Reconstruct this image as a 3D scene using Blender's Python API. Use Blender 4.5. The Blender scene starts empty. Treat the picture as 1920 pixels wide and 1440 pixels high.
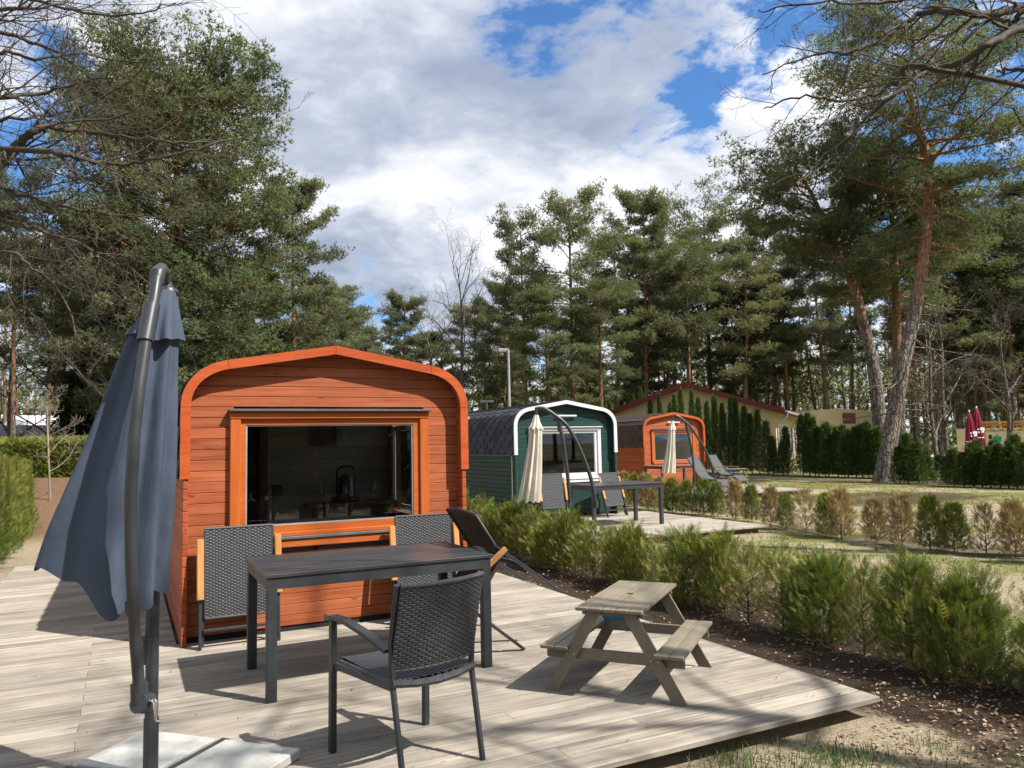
import bpy, bmesh, math, random
import numpy as np
from mathutils import Vector, Matrix
R = math.radians
scene = bpy.context.scene
col = scene.collection

# ------------------------------------------------------------------ camera
FPX = 1440.0; PIT = R(4.45); ROLL = R(1.19); YAW = R(26.7); CH = 1.48
CAM = np.array([0.0, 0.0, CH])
_h = np.array([math.sin(YAW), math.cos(YAW), 0]); _r = np.array([math.cos(YAW), -math.sin(YAW), 0]); _u = np.array([0, 0, 1.0])
_fw = _h*math.cos(PIT)+_u*math.sin(PIT); _up = -_h*math.sin(PIT)+_u*math.cos(PIT)
_ir = _r*math.cos(ROLL)-_up*math.sin(ROLL); _iu = _r*math.sin(ROLL)+_up*math.cos(ROLL)
def ray(x, y): return _fw+_ir*(x-960)/FPX+_iu*(720-y)/FPX
def at_z(x, y, z=0.0):
    d = ray(x, y); return CAM+d*((z-CH)/d[2])
def at_y(x, y, Y):
    d = ray(x, y); return CAM+d*(Y/d[1])
def at_d(x, y, D):
    d = ray(x, y); return CAM+d*(D/(d@_h))
cd = bpy.data.cameras.new('camera'); cam = bpy.data.objects.new('camera', cd); col.objects.link(cam)
cd.sensor_width = 36; cd.lens = 27.0; cd.clip_end = 2000; cd.clip_start = 0.05
cam.matrix_world = Matrix(((_ir[0], _iu[0], -_fw[0], 0), (_ir[1], _iu[1], -_fw[1], 0), (_ir[2], _iu[2], -_fw[2], CH), (0, 0, 0, 1)))
scene.camera = cam
scene.view_settings.view_transform = 'Standard'; scene.view_settings.look = 'None'
scene.view_settings.exposure = 0.85; scene.view_settings.gamma = 1.0
scene.cycles.max_bounces = 5; scene.cycles.diffuse_bounces = 4; scene.cycles.transparent_max_bounces = 10

# ------------------------------------------------------------------ sun and sky
SUN = Vector((0.41, -0.52, 0.764)).normalized()
sd = bpy.data.lights.new('sun', 'SUN'); sd.energy = 4.8; sd.angle = R(0.55); sd.color = (1.0, 0.94, 0.85)
sun = bpy.data.objects.new('sun', sd); col.objects.link(sun)
sun.rotation_euler = SUN.to_track_quat('Z', 'Y').to_euler()

class NT:
    """tiny node-tree helper"""
    def __init__(s, tree): s.t = tree; s.n = tree.nodes; s.l = tree.links
    def new(s, typ, **kw):
        n = s.n.new(typ)
        for k, v in kw.items():
            if k == 'ins':
                for kk, vv in v.items(): s.set(n, kk, vv)
            else: setattr(n, k, v)
        return n
    def set(s, n, k, v):
        i = n.inputs[k]
        if isinstance(v, bpy.types.NodeSocket): s.l.new(v, i)
        else: i.default_value = v
    def math(s, op, a, b=None, c=None, clamp=False):
        n = s.new('ShaderNodeMath', operation=op, use_clamp=clamp); s.set(n, 0, a)
        if b is not None: s.set(n, 1, b)
        if c is not None: s.set(n, 2, c)
        return n.outputs[0]
    def vmath(s, op, a, b=None, out=0):
        n = s.new('ShaderNodeVectorMath', operation=op); s.set(n, 0, a)
        if b is not None: s.set(n, 1, b)
        return n.outputs[out]
    def noise(s, vec, scale, detail=4, rough=0.55, dist=0.0, out='Fac'):
        n = s.new('ShaderNodeTexNoise', ins={'Vector': vec, 'Scale': scale, 'Detail': detail, 'Roughness': rough, 'Distortion': dist}); return n.outputs[out]
    def ramp(s, fac, stops, interp='LINEAR'):
        n = s.new('ShaderNodeValToRGB'); cr = n.color_ramp; cr.interpolation = interp
        while len(cr.elements) < len(stops): cr.elements.new(0.5)
        for e, (p, c) in zip(cr.elements, stops):
            e.position = p; e.color = (*c, 1) if len(c) == 3 else c
        s.set(n, 0, fac); return n.outputs[0]
    def mix(s, fac, a, b, mode='MIX'):
        n = s.new('ShaderNodeMix', data_type='RGBA', blend_type=mode); s.set(n, 0, fac)
        for k, v in ((6, a), (7, b)):
            if isinstance(v, tuple) and len(v) == 3: v = (*v, 1)
            s.set(n, k, v)
        return n.outputs[2]
    def mapr(s, v, a, b, c=0.0, d=1.0, smooth=True):
        n = s.new('ShaderNodeMapRange', interpolation_type='SMOOTHSTEP' if smooth else 'LINEAR')
        for i, q in enumerate((v, a, b, c, d)): s.set(n, i, q)
        return n.outputs[0]

world = bpy.data.worlds.new('World'); scene.world = world; world.use_nodes = True
w = NT(world.node_tree); w.n.clear()
sky = w.new('ShaderNodeTexSky', sky_type='NISHITA', sun_disc=False, sun_elevation=math.asin(SUN.z), sun_rotation=math.atan2(SUN.x, SUN.y), air_density=1.0, dust_density=0.6, ozone_density=2.0)
tc = w.new('ShaderNodeTexCoord'); dirv = w.vmath('NORMALIZE', tc.outputs['Generated'])
sx = w.new('ShaderNodeSeparateXYZ', ins={0: dirv})
zz = w.math('ADD', w.math('MAXIMUM', sx.outputs[2], 0.0), 0.22)
cx_ = w.new('ShaderNodeCombineXYZ', ins={0: w.math('DIVIDE', sx.outputs[0], zz), 1: w.math('DIVIDE', sx.outputs[1], zz), 2: 0.37})
uv = cx_.outputs[0]
warp = w.noise(uv, 2.2, 3, 0.5, out='Color')
uvw = w.vmath('ADD', uv, w.vmath('SCALE', w.vmath('SUBTRACT', warp, (0.5, 0.5, 0.5))))
uvw.node.inputs[1].links[0].from_node.inputs['Scale'].default_value = 0.22
big = w.noise(uvw, 1.5, 7, 0.6)
fine = w.noise(uvw, 5.5, 6, 0.66)
dens = w.math('ADD', w.math('MULTIPLY', w.math('SUBTRACT', big, 0.5), 1.6), w.math('MULTIPLY', w.math('SUBTRACT', fine, 0.5), 2.1))
# openings in the cloud cover, each a direction in the sky
def blob(px, py, r, amt):
    d = ray(px, py); d = d/np.linalg.norm(d)
    dot = w.vmath('DOT_PRODUCT', dirv, tuple(float(q) for q in d), out=1)
    return w.math('MULTIPLY', w.mapr(dot, math.cos(R(r)), 1.0), amt)
hole = None
for b in ((850, 110, 6, 0.28), (960, 150, 7, 0.30), (1030, 60, 5, .18), (1290, 5, 10, 0.34), (1250, 232, 5, 0.5), (1560, 60, 10, 0.10), (1900, 230, 14, 0.40), (1385, 190, 5, .2), (60, 110, 8, 0.2), (50, 350, 7, 0.2), (700, 560, 8, 0.3),
          (580, 80, 14, -0.45), (700, 300, 15, -0.45), (1130, 300, 9, -0.3), (1400, 330, 10, -0.3), (1420, 120, 5, -.2), (480, 250, 9, -0.3), (920, 380, 10, -.3), (1150, 130, 5, -.2)):
    v = blob(*b); hole = v if hole is None else w.math('ADD', hole, v)
dens = w.math('SUBTRACT', dens, hole)
mask = w.mapr(dens, -0.42, 0.0)
tn_ = w.math('ADD', w.math('MULTIPLY', w.noise(w.vmath('ADD', uvw, (3.1, 1.7, 0.0)), 1.6, 6, 0.55), 0.8), w.math('MULTIPLY', w.noise(uvw, 6.0, 4, 0.6), 0.2))
thick = w.mapr(w.math('ADD', tn_, w.math('MULTIPLY', w.math('SUBTRACT', mask, 1.0), 0.10)), 0.40, 0.61, 0.0, 1.0, False)
ccol = w.ramp(thick, [(0.0, (6.6, 6.7, 6.9)), (0.3, (5.0, 5.2, 5.6)), (0.65, (3.2, 3.55, 4.3)), (1.0, (2.2, 2.6, 3.4))])
skyc = w.mix(1.0, sky.outputs[0], (0.50, 0.80, 1.08), 'MULTIPLY')
fincol = w.mix(mask, skyc, ccol)
bg = w.new('ShaderNodeBackground', ins={'Color': fincol, 'Strength': 0.098})
out = w.new('ShaderNodeOutputWorld'); w.l.new(bg.outputs[0], out.inputs[0])

# ------------------------------------------------------------------ materials
def base_mat(name, rough=0.6, spec=0.3, metal=0.0):
    m = bpy.data.materials.new(name); m.use_nodes = True
    t = NT(m.node_tree); b = t.n['Principled BSDF']
    b.inputs['Roughness'].default_value = rough; b.inputs['Metallic'].default_value = metal
    b.inputs['Specular IOR Level'].default_value = spec
    return m, t, b
def bump(t, b, h, strength=0.3, dist=0.01):
    n = t.new('ShaderNodeBump', ins={'Strength': strength, 'Distance': dist, 'Height': h}); t.l.new(n.outputs[0], b.inputs['Normal'])
def objco(t, rnd=True):
    c = t.new('ShaderNodeTexCoord').outputs['Object']
    if rnd:
        oi = t.new('ShaderNodeObjectInfo').outputs['Random']
        c = t.vmath('ADD', c, t.new('ShaderNodeCombineXYZ', ins={0: t.math('MULTIPLY', oi, 37.0), 1: t.math('MULTIPLY', oi, 91.0), 2: t.math('MULTIPLY', oi, 53.0)}).outputs[0])
    return c
def plain(name, c, rough=0.5, spec=0.3, metal=0.0, var=0.12, scale=6.0, bmp=0.0):
    m, t, b = base_mat(name, rough, spec, metal)
    n = t.noise(objco(t), scale, 5, 0.6)
    lo = tuple(x*(1-var) for x in c); hi = tuple(min(1, x*(1+var)) for x in c)
    t.set(b, 'Base Color', t.ramp(n, [(0.3, lo), (0.7, hi)]))
    t.set(b, 'Roughness', t.mapr(n, 0.3, 0.7, rough*0.85, min(1, rough*1.15)))
    if bmp: bump(t, b, t.noise(objco(t), scale*12, 4, 0.6), bmp, 0.004)
    return m
def wood(name, cols, axis=0, rough=0.55, spec=0.3, knots=0.8, grain=26, knotcol=None, weather=0.0, bmp=0.25, varr=0.22):
    m, t, b = base_mat(name, rough, spec)
    co = objco(t)
    sc = [grain]*3; sc[axis] = 1.3
    g = t.vmath('MULTIPLY', co, tuple(sc))
    n1 = t.noise(g, 1.0, 6, 0.62, 0.6)
    n2 = t.noise(co, 3.0, 3, 0.5)
    c = t.ramp(t.math('ADD', t.math('MULTIPLY', n1, 0.75), t.math('MULTIPLY', n2, 0.25)), [(0.3, cols[0]), (0.5, cols[1]), (0.72, cols[2])])
    if knots:
        ks = [9.0]*3; ks[axis] = 2.6
        v = t.new('ShaderNodeTexVoronoi', feature='F1', ins={'Vector': t.vmath('ADD', t.vmath('MULTIPLY', co, tuple(ks)), t.vmath('SCALE', t.noise(co, 9, 2, .5, out='Color'))), 'Scale': 1.0})
        v.inputs['Vector'].links[0].from_node.inputs[1].links[0].from_node.inputs['Scale'].default_value = 0.35
        k = t.mapr(v.outputs['Distance'], 0.04, 0.12, knots, 0.0)
        c = t.mix(k, c, knotcol or tuple(x*0.3 for x in cols[0]))
    if weather:
        wn = t.mapr(t.noise(co, 1.1, 5, 0.65), 0.45, 0.7)
        c = t.mix(t.math('MULTIPLY', wn, weather), c, tuple(x*0.55 for x in cols[1]))
    oi = t.new('ShaderNodeObjectInfo').outputs['Random']
    c = t.mix(1.0, c, t.ramp(oi, [(0.0, (1-varr,)*3), (1.0, (1.0, 1.0, 1.0))]), 'MULTIPLY')
    t.set(b, 'Base Color', c)
    t.set(b, 'Roughness', t.mapr(n1, 0.3, 0.7, rough*0.8, min(1, rough*1.2)))
    if bmp: bump(t, b, n1, bmp, 0.004)
    return m
M = {}
M['plank'] = wood('orange_stained_plank', [(0.22, 0.056, 0.022), (0.37, 0.104, 0.041), (0.48, 0.148, 0.060)], 0, 0.5, 0.3, 0.75, knotcol=(0.10, 0.02, 0.01), varr=.25)
M['plank_y'] = wood('orange_stained_side_plank', [(0.26, 0.055, 0.02), (0.38, 0.085, 0.03), (0.46, 0.11, 0.04)], 1, 0.55, 0.25, 0.6, knotcol=(0.12, 0.025, 0.01))
M['fascia'] = wood('orange_fascia', [(0.34, 0.058, 0.015), (0.42, 0.08, 0.02), (0.48, 0.10, 0.027)], 0, 0.42, 0.35, 0.25, grain=18, knotcol=(0.3, 0.05, 0.01), varr=.1)
M['casing_h'] = wood('orange_window_casing', [(0.37, 0.082, 0.016), (0.45, 0.108, 0.022), (0.51, 0.135, 0.03)], 0, 0.4, 0.35, 0.0, grain=22, varr=.08)
M['casing_v'] = wood('orange_window_casing_upright', [(0.37, 0.082, 0.016), (0.45, 0.108, 0.022), (0.51, 0.135, 0.03)], 2, 0.4, 0.35, 0.0, grain=22, varr=.08)
M['green_plank'] = wood('green_painted_plank', [(0.012, 0.036, 0.033), (0.016, 0.047, 0.043), (0.021, 0.06, 0.054)], 0, 0.4, 0.35, 0.0, varr=.15)
M['green_side'] = wood('green_painted_side_plank', [(0.014, 0.046, 0.034), (0.018, 0.058, 0.042), (0.024, 0.07, 0.05)], 1, 0.45, 0.3, 0.0, varr=.15)
M['white_trim'] = plain('white_painted_trim', (0.60, 0.62, 0.64), 0.4, 0.4, 0, 0.05)
M['grey_metal'] = plain('grey_sheet_metal', (0.13, 0.135, 0.15), 0.4, 0.5, 0.3, 0.1)
M['alu'] = plain('bright_aluminium', (0.55, 0.55, 0.56), 0.3, 0.5, 0.8, 0.08)
M['chrome'] = plain('chrome', (0.75, 0.75, 0.77), 0.12, 0.5, 1.0, 0.03)
M['plinth'] = plain('dark_plinth', (0.03, 0.027, 0.027), 0.8, 0.2)
M['deck'] = wood('weathered_deck_board', [(0.16, 0.136, 0.108), (0.35, 0.312, 0.262), (0.49, 0.448, 0.39)], 0, 0.75, 0.2, 0.7, grain=34, knotcol=(0.13, 0.085, 0.06), weather=0.4, bmp=0.35, varr=.3)
M['deck_edge'] = wood('deck_joist', [(0.22, 0.16, 0.10), (0.30, 0.22, 0.14), (0.38, 0.29, 0.19)], 0, 0.8, 0.2, 0.3)
M['picnic'] = wood('grey_brown_glazed_wood', [(0.17, 0.145, 0.10), (0.215, 0.185, 0.13), (0.26, 0.225, 0.165)], 0, 0.5, 0.35, 0.3, grain=22, knotcol=(0.09, 0.07, 0.045), bmp=0.15, varr=.12)
M['picnic_z'] = wood('grey_brown_glazed_wood_upright', [(0.17, 0.145, 0.10), (0.215, 0.185, 0.13), (0.26, 0.225, 0.165)], 2, 0.5, 0.35, 0.3, grain=22, knotcol=(0.09, 0.07, 0.045), bmp=0.15, varr=.12)
M['blue_tub'] = plain('blue_plastic', (0.03, 0.19, 0.42), 0.35, 0.5, 0, 0.05)
M['anthracite'] = plain('anthracite_powder_coat', (0.032, 0.036, 0.041), 0.42, 0.5, 0.0, 0.12, 9)
M['tabletop'] = wood('charcoal_table_slat', [(0.028, 0.03, 0.034), (0.042, 0.045, 0.05), (0.068, 0.071, 0.078)], 0, 0.33, 0.6, 0.0, grain=40, bmp=0.2, varr=.15)
M['wicker'] = plain('dark_grey_wicker', (0.05, 0.052, 0.058), 0.44, 0.45, 0, 0.3, 60)
M['gap_shade'] = plain('gap_shade_sheet', (0.012, 0.012, 0.013), 0.7, 0.2)  # near-black, stands in for shade between the strands
M['wicker_brown'] = plain('dark_brown_wicker', (0.035, 0.024, 0.02), 0.45, 0.5, 0, 0.3, 60)
M['arm_wood'] = wood('oiled_armrest_wood', [(0.38, 0.17, 0.05), (0.50, 0.25, 0.085), (0.58, 0.31, 0.12)], 2, 0.45, 0.35, 0.0, grain=20, varr=.1)
M['grey_sling'] = plain('grey_mesh_fabric', (0.07, 0.074, 0.08), 0.6, 0.3, 0, 0.12, 30)
M['concrete'] = plain('pale_concrete', (0.39, 0.395, 0.37), 0.8, 0.2, 0, 0.28, 5, 0.35)
M['room'] = wood('interior_pale_panel', [(0.42, 0.37, 0.31), (0.54, 0.48, 0.41), (0.62, 0.56, 0.49)], 0, 0.6, 0.25, 0.5)
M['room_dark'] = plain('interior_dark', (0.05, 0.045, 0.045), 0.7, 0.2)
M['room_door'] = wood('interior_brown_door', [(0.20, 0.07, 0.03), (0.28, 0.10, 0.045), (0.34, 0.14, 0.06)], 2, 0.5, 0.3, 0.2)
M['bed'] = plain('grey_bedding', (0.30, 0.31, 0.33), 0.9, 0.1, 0, 0.12, 8)
M['black'] = plain('black_plastic', (0.015, 0.016, 0.018), 0.4, 0.5)
M['rust_cloth'] = plain('brown_patterned_cloth', (0.16, 0.10, 0.075), 0.9, 0.1, 0, 0.5, 9)
M['yellow_wall'] = plain('cream_yellow_render', (0.58, 0.47, 0.27), 0.9, 0.1, 0, 0.06, 1.5, 0.1)
M['red_trim'] = plain('dark_red_trim', (0.15, 0.028, 0.022), 0.5, 0.3, 0, 0.12)
M['roof_tile'] = plain('brown_roof_sheet', (0.16, 0.075, 0.055), 0.7, 0.2, 0, 0.2)
M['zinc'] = plain('zinc', (0.45, 0.45, 0.46), 0.4, 0.5, 0.5, 0.1)
M['glass_dark'] = plain('far_window_glass', (0.05, 0.055, 0.065), 0.08, 0.6, 0, 0.2, 1.5)
M['white_far'] = plain('white_far_paint', (0.72, 0.70, 0.68), 0.5, 0.3, 0, 0.05)
M['awning'] = plain('plum_grey_awning_fabric', (0.13, 0.10, 0.115), 0.8, 0.2, 0, 0.12, 2)
M['awning_red'] = plain('dark_red_valance', (0.12, 0.012, 0.03), 0.8, 0.2)
M['crimson'] = plain('crimson_parasol_cloth', (0.22, 0.022, 0.045), 0.85, 0.15, 0, 0.15, 5)
M['golden_steel'] = plain('golden_yellow_steel', (0.50, 0.27, 0.055), 0.5, 0.4, 0, 0.1)
M['jacket_green'] = plain('green_jacket', (0.02, 0.30, 0.16), 0.8, 0.2)
M['skin'] = plain('skin', (0.45, 0.27, 0.19), 0.6, 0.3)
M['trousers'] = plain('dark_trousers', (0.03, 0.035, 0.05), 0.9, 0.1)
M['hair'] = plain('brown_hair', (0.10, 0.06, 0.035), 0.7, 0.2)
M['jacket_brown'] = plain('brown_jacket', (0.12, 0.065, 0.04), 0.8, 0.2)
M['leaf_litter'] = plain('dry_fallen_leaf', (0.22, 0.135, 0.075), 0.9, 0.1, 0, 0.6, 3)
M['stone_white'] = plain('pale_stone', (0.5, 0.48, 0.44), 0.9, 0.1)

def cloth(name, c, transl=0.25):
    m, t, b = base_mat(name, 0.9, 0.15)
    n = t.noise(objco(t, False), 5, 5, 0.6)
    cc = t.ramp(n, [(0.3, tuple(x*0.9 for x in c)), (0.7, tuple(x*1.08 for x in c))])
    t.set(b, 'Base Color', cc)
    wv = t.math('ADD', t.math('MULTIPLY', t.noise(objco(t, False), 420, 2, 0.5), 0.03), t.noise(t.vmath('MULTIPLY', objco(t, False), (9, 9, 3.0)), 1.0, 4, 0.5, 0.8)); bump(t, b, wv, 0.45, 0.02)
    tr = t.new('ShaderNodeBsdfTranslucent', ins={'Color': cc})
    mx = t.new('ShaderNodeMixShader', ins={0: transl, 1: b.outputs[0], 2: tr.outputs[0]})
    t.l.new(mx.outputs[0], t.n['Material Output'].inputs[0]); return m
M['grey_canopy'] = cloth('blue_grey_parasol_cloth', (0.08, 0.103, 0.148), 0.15)
M['cream_canopy'] = cloth('cream_parasol_cloth', (0.70, 0.67, 0.57), 0.25)
def shingle(name, c):
    m, t, b = base_mat(name, 0.85, 0.25)
    n = t.noise(objco(t), 90, 3, 0.7); oi = t.new('ShaderNodeObjectInfo').outputs['Random']
    n2 = t.noise(t.new('ShaderNodeNewGeometry').outputs['Position'], 2.6, 3, .6)
    cc = t.ramp(t.math('ADD', t.math('ADD', t.math('MULTIPLY', n, 0.4), t.math('MULTIPLY', oi, 0.3)), t.math('MULTIPLY', n2, 0.3)), [(0.25, tuple(x*0.6 for x in c)), (0.75, tuple(x*1.4 for x in c))])
    t.set(b, 'Base Color', cc); bump(t, b, n, 0.4, 0.003); return m
M['shingle_grey'] = shingle('charcoal_bitumen_shingle', (0.052, 0.054, 0.064))
M['shingle_brown'] = shingle('brown_bitumen_shingle', (0.062, 0.044, 0.036))
def glass(name, tint=(0.86, 0.89, 0.9)):
    m = bpy.data.materials.new(name); m.use_nodes = True; t = NT(m.node_tree); t.n.remove(t.n['Principled BSDF'])
    tr = t.new('ShaderNodeBsdfTransparent', ins={'Color': (*tint, 1)}); gl = t.new('ShaderNodeBsdfGlossy', ins={'Roughness': 0.004, 'Color': (0.95, 0.97, 1, 1)})
    fr = t.new('ShaderNodeFresnel', ins={'IOR': 1.52})
    # faint dried splashes on the pane
    g = t.new('ShaderNodeTexCoord').outputs['Object']
    mx = t.new('ShaderNodeMixShader', ins={0: fr.outputs[0], 1: tr.outputs[0], 2: gl.outputs[0]})
    t.l.new(mx.outputs[0], t.n['Material Output'].inputs[0]); return m
M['glass'] = glass('window_glass', (0.92, 0.94, 0.945))
M['glass_clear'] = glass('clear_glass')

def bark(name, pine=True, low=(0.13, 0.105, 0.085), high=(0.36, 0.19, 0.105), z0=3.0, z1=7.0):
    m, t, b = base_mat(name, 0.9, 0.15)
    co = objco(t)
    g = t.vmath('MULTIPLY', co, (9.0, 9.0, 2.2))
    v = t.new('ShaderNodeTexVoronoi', feature='DISTANCE_TO_EDGE', ins={'Vector': t.vmath('ADD', g, t.vmath('SCALE', t.noise(co, 7, 3, .6, out='Color'))), 'Scale': 1.0})
    crack = t.mapr(v.outputs['Distance'], 0.0, 0.16)
    n = t.noise(co, 11, 5, 0.65)
    dk = lambda c, k: tuple(x*k for x in c)
    cl = t.mix(crack, dk(low, 0.35), t.ramp(n, [(0.3, dk(low, 0.75)), (0.7, dk(low, 1.5))]))
    if pine:
        ch = t.ramp(t.noise(t.vmath('MULTIPLY', co, (5, 5, 12.0)), 1.0, 5, .6), [(0.3, dk(high, 0.6)), (0.6, high), (0.8, dk(high, 1.25))])
        z = t.new('ShaderNodeSeparateXYZ', ins={0: t.new('ShaderNodeTexCoord').outputs['Object']}).outputs[2]
        f = t.mapr(t.math('ADD', z, t.math('MULTIPLY', t.math('SUBTRACT', t.noise(co, 1.5, 3, .5), .5), 4.0)), z0, z1)
        cl = t.mix(f, cl, ch)
    t.set(b, 'Base Color', cl)
    bump(t, b, t.math('ADD', crack, t.math('MULTIPLY', n, 0.4)), 0.9, 0.03); return m
M['pine_bark'] = bark('scots_pine_bark', low=(0.19, 0.16, 0.13), z0=5.0, z1=9.0)
M['pine_bark_far'] = bark('scots_pine_bark_far', low=(0.16, 0.13, 0.105), high=(0.28, 0.15, 0.08), z0=2.0, z1=6.5)
M['bare_bark'] = bark('bare_tree_bark', False, (0.105, 0.09, 0.07))
M['bare_twig'] = plain('bare_twig_bark', (0.062, 0.051, 0.038), 0.8, 0.2, 0, 0.3, 3)
M['pale_twig'] = plain('pale_sapling_bark', (0.24, 0.205, 0.155), 0.8, 0.2, 0, 0.2, 3)
M['grey_bark'] = bark('grey_tree_bark', False, (0.16, 0.135, 0.115))

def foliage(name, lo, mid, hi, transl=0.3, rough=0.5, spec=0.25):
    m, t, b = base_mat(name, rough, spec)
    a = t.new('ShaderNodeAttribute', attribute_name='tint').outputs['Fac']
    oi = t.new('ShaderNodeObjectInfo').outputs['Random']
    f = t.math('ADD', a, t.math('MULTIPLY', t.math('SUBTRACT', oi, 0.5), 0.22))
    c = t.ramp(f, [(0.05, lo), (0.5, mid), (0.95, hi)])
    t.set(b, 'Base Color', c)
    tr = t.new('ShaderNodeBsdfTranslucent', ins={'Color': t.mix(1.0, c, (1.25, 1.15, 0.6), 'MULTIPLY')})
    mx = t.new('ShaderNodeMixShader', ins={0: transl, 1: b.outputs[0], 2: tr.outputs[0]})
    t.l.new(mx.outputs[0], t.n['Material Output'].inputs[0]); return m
M['needles'] = foliage('pine_needles', (0.088, 0.118, 0.064), (0.15, 0.195, 0.108), (0.235, 0.27, 0.16), 0.5)
M['needles_far'] = foliage('pine_needles_far', (0.095, 0.122, 0.068), (0.155, 0.192, 0.108), (0.24, 0.265, 0.155), 0.5)
M['needles_dark'] = foliage('spruce_needles', (0.012, 0.03, 0.014), (0.022, 0.05, 0.02), (0.04, 0.08, 0.03))
M['thuja'] = foliage('thuja_sprays', (0.05, 0.085, 0.018), (0.115, 0.165, 0.034), (0.29, 0.31, 0.07), 0.25)
M['thuja_brown'] = foliage('dried_thuja_sprays', (0.14, 0.095, 0.05), (0.28, 0.205, 0.105), (0.46, 0.365, 0.20), 0.25)
M['thuja_tall'] = foliage('tall_thuja_sprays', (0.025, 0.055, 0.014), (0.045, 0.09, 0.024), (0.11, 0.155, 0.04), 0.25)
M['thuja_left'] = foliage('yellow_green_thuja_sprays', (0.055, 0.095, 0.018), (0.115, 0.175, 0.032), (0.24, 0.22, 0.055), 0.25)
M['hedge_leaf'] = foliage('clipped_hedge_leaves', (0.07, 0.10, 0.015), (0.16, 0.20, 0.03), (0.28, 0.30, 0.06), 0.3)
M['grass'] = foliage('grass_blades', (0.065, 0.095, 0.024), (0.145, 0.17, 0.052), (0.31, 0.28, 0.125), 0.3)
M['grass_fresh'] = foliage('fresh_grass_blades', (0.04, 0.09, 0.015), (0.075, 0.15, 0.03), (0.14, 0.21, 0.06), 0.3)

def ground_mat():
    m, t, b = base_mat('sandy_ground', 0.95, 0.1)
    p = t.new('ShaderNodeNewGeometry').outputs['Position']
    s = t.new('ShaderNodeSeparateXYZ', ins={0: p})
    X, Y = s.outputs[0], s.outputs[1]
    nb = t.noise(p, 0.35, 6, 0.6); nm = t.noise(p, 2.3, 6, 0.65); nf = t.noise(p, 26, 5, 0.7); nff = t.noise(p, 110, 3, 0.7)
    sand = t.ramp(nf, [(0.25, (0.20, 0.155, 0.105)), (0.5, (0.32, 0.265, 0.185)), (0.75, (0.42, 0.36, 0.26))])
    grass = t.ramp(t.math('ADD', t.math('MULTIPLY', nf, 0.6), t.math('MULTIPLY', nm, 0.4)), [(0.3, (0.07, 0.085, 0.024)), (0.5, (0.15, 0.16, 0.052)), (0.7, (0.29, 0.265, 0.11))])
    soil = t.ramp(nff, [(0.3, (0.018, 0.013, 0.010)), (0.55, (0.05, 0.037, 0.027)), (0.8, (0.12, 0.09, 0.065))])
    gm = t.mapr(t.math('ADD', nb, t.math('MULTIPLY', t.math('SUBTRACT', nm, 0.5), 0.5)), 0.45, 0.60)
    gm = t.math('MULTIPLY', gm, t.mapr(X, 4.8, 6.6))
    far = t.mapr(X, 12.5, 17.5); gm = t.math('MAXIMUM', gm, t.math('MULTIPLY', far, t.mapr(t.math('ADD', nb, t.math('MULTIPLY', t.math('SUBTRACT', nm, .5), .6)), .40, .50)))
    c = t.mix(gm, sand, grass)
    # dug soil strips along the young hedges
    def strip(x0, half, wob):
        d = t.math('ABSOLUTE', t.math('SUBTRACT', t.math('ADD', X, t.math('MULTIPLY', t.math('SUBTRACT', nm, 0.5), wob)), x0))
        return t.mapr(d, half, half*0.72)
    st = t.math('MULTIPLY', strip(4.85, 1.02, 1.5), t.mapr(t.math('ADD', Y, t.math('MULTIPLY', nm, 1.2)), 2.5, 3.2))
    st2 = t.math('MULTIPLY', strip(10.35, 0.5, 0.9), 0.65)
    st3 = t.math('MULTIPLY', strip(23.4, 1.0, 1.6), 0.75)
    st4 = t.math('MULTIPLY', strip(25.4, 0.9, 1.2), 0.8)
    patch = t.math('MULTIPLY', t.math('MULTIPLY', t.mapr(nb, .52, .6), t.mapr(nm, .42, .58)), t.mapr(X, 4.0, 5.0, 0.0, .8))
    for q in (st, st2, st3, st4): c = t.mix(q, c, soil)
    fr = t.math('MULTIPLY', t.math('MULTIPLY', t.mapr(X, 3.2, 4.6), t.mapr(Y, 3.4, 2.8)), t.mapr(nm, 0.42, 0.55))
    c = t.mix(t.math('MULTIPLY', fr, 0.85), c, soil)
    # bare turned soil on the lawn and the brown bank behind the near cabin
    ex = t.math('DIVIDE', t.math('SUBTRACT', X, 17.6), 3.0); ey = t.math('DIVIDE', t.math('SUBTRACT', Y, 13.6), 2.0)
    el = t.math('ADD', t.math('ADD', t.math('MULTIPLY', ex, ex), t.math('MULTIPLY', ey, ey)), t.math('MULTIPLY', t.math('SUBTRACT', nm, .5), 2.4))
    c = t.mix(t.math('MULTIPLY', t.mapr(el, 1.1, .6), .8), c, soil)
    bankc = t.ramp(nf, [(0.3, (0.09, 0.052, 0.03)), (0.55, (0.17, 0.105, 0.062)), (0.75, (0.27, 0.19, 0.125))])
    c = t.mix(t.math('MULTIPLY', t.mapr(Y, 15.5, 18.5), t.mapr(X, 3.0, 1.0)), c, bankc)
    t.set(b, 'Base Color', c)
    bump(t, b, t.math('ADD', t.math('MULTIPLY', nf, 0.5), t.math('ADD', nm, t.math('MULTIPLY', nff, 0.25))), 0.9, 0.05)
    return m
M['ground'] = ground_mat()

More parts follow.
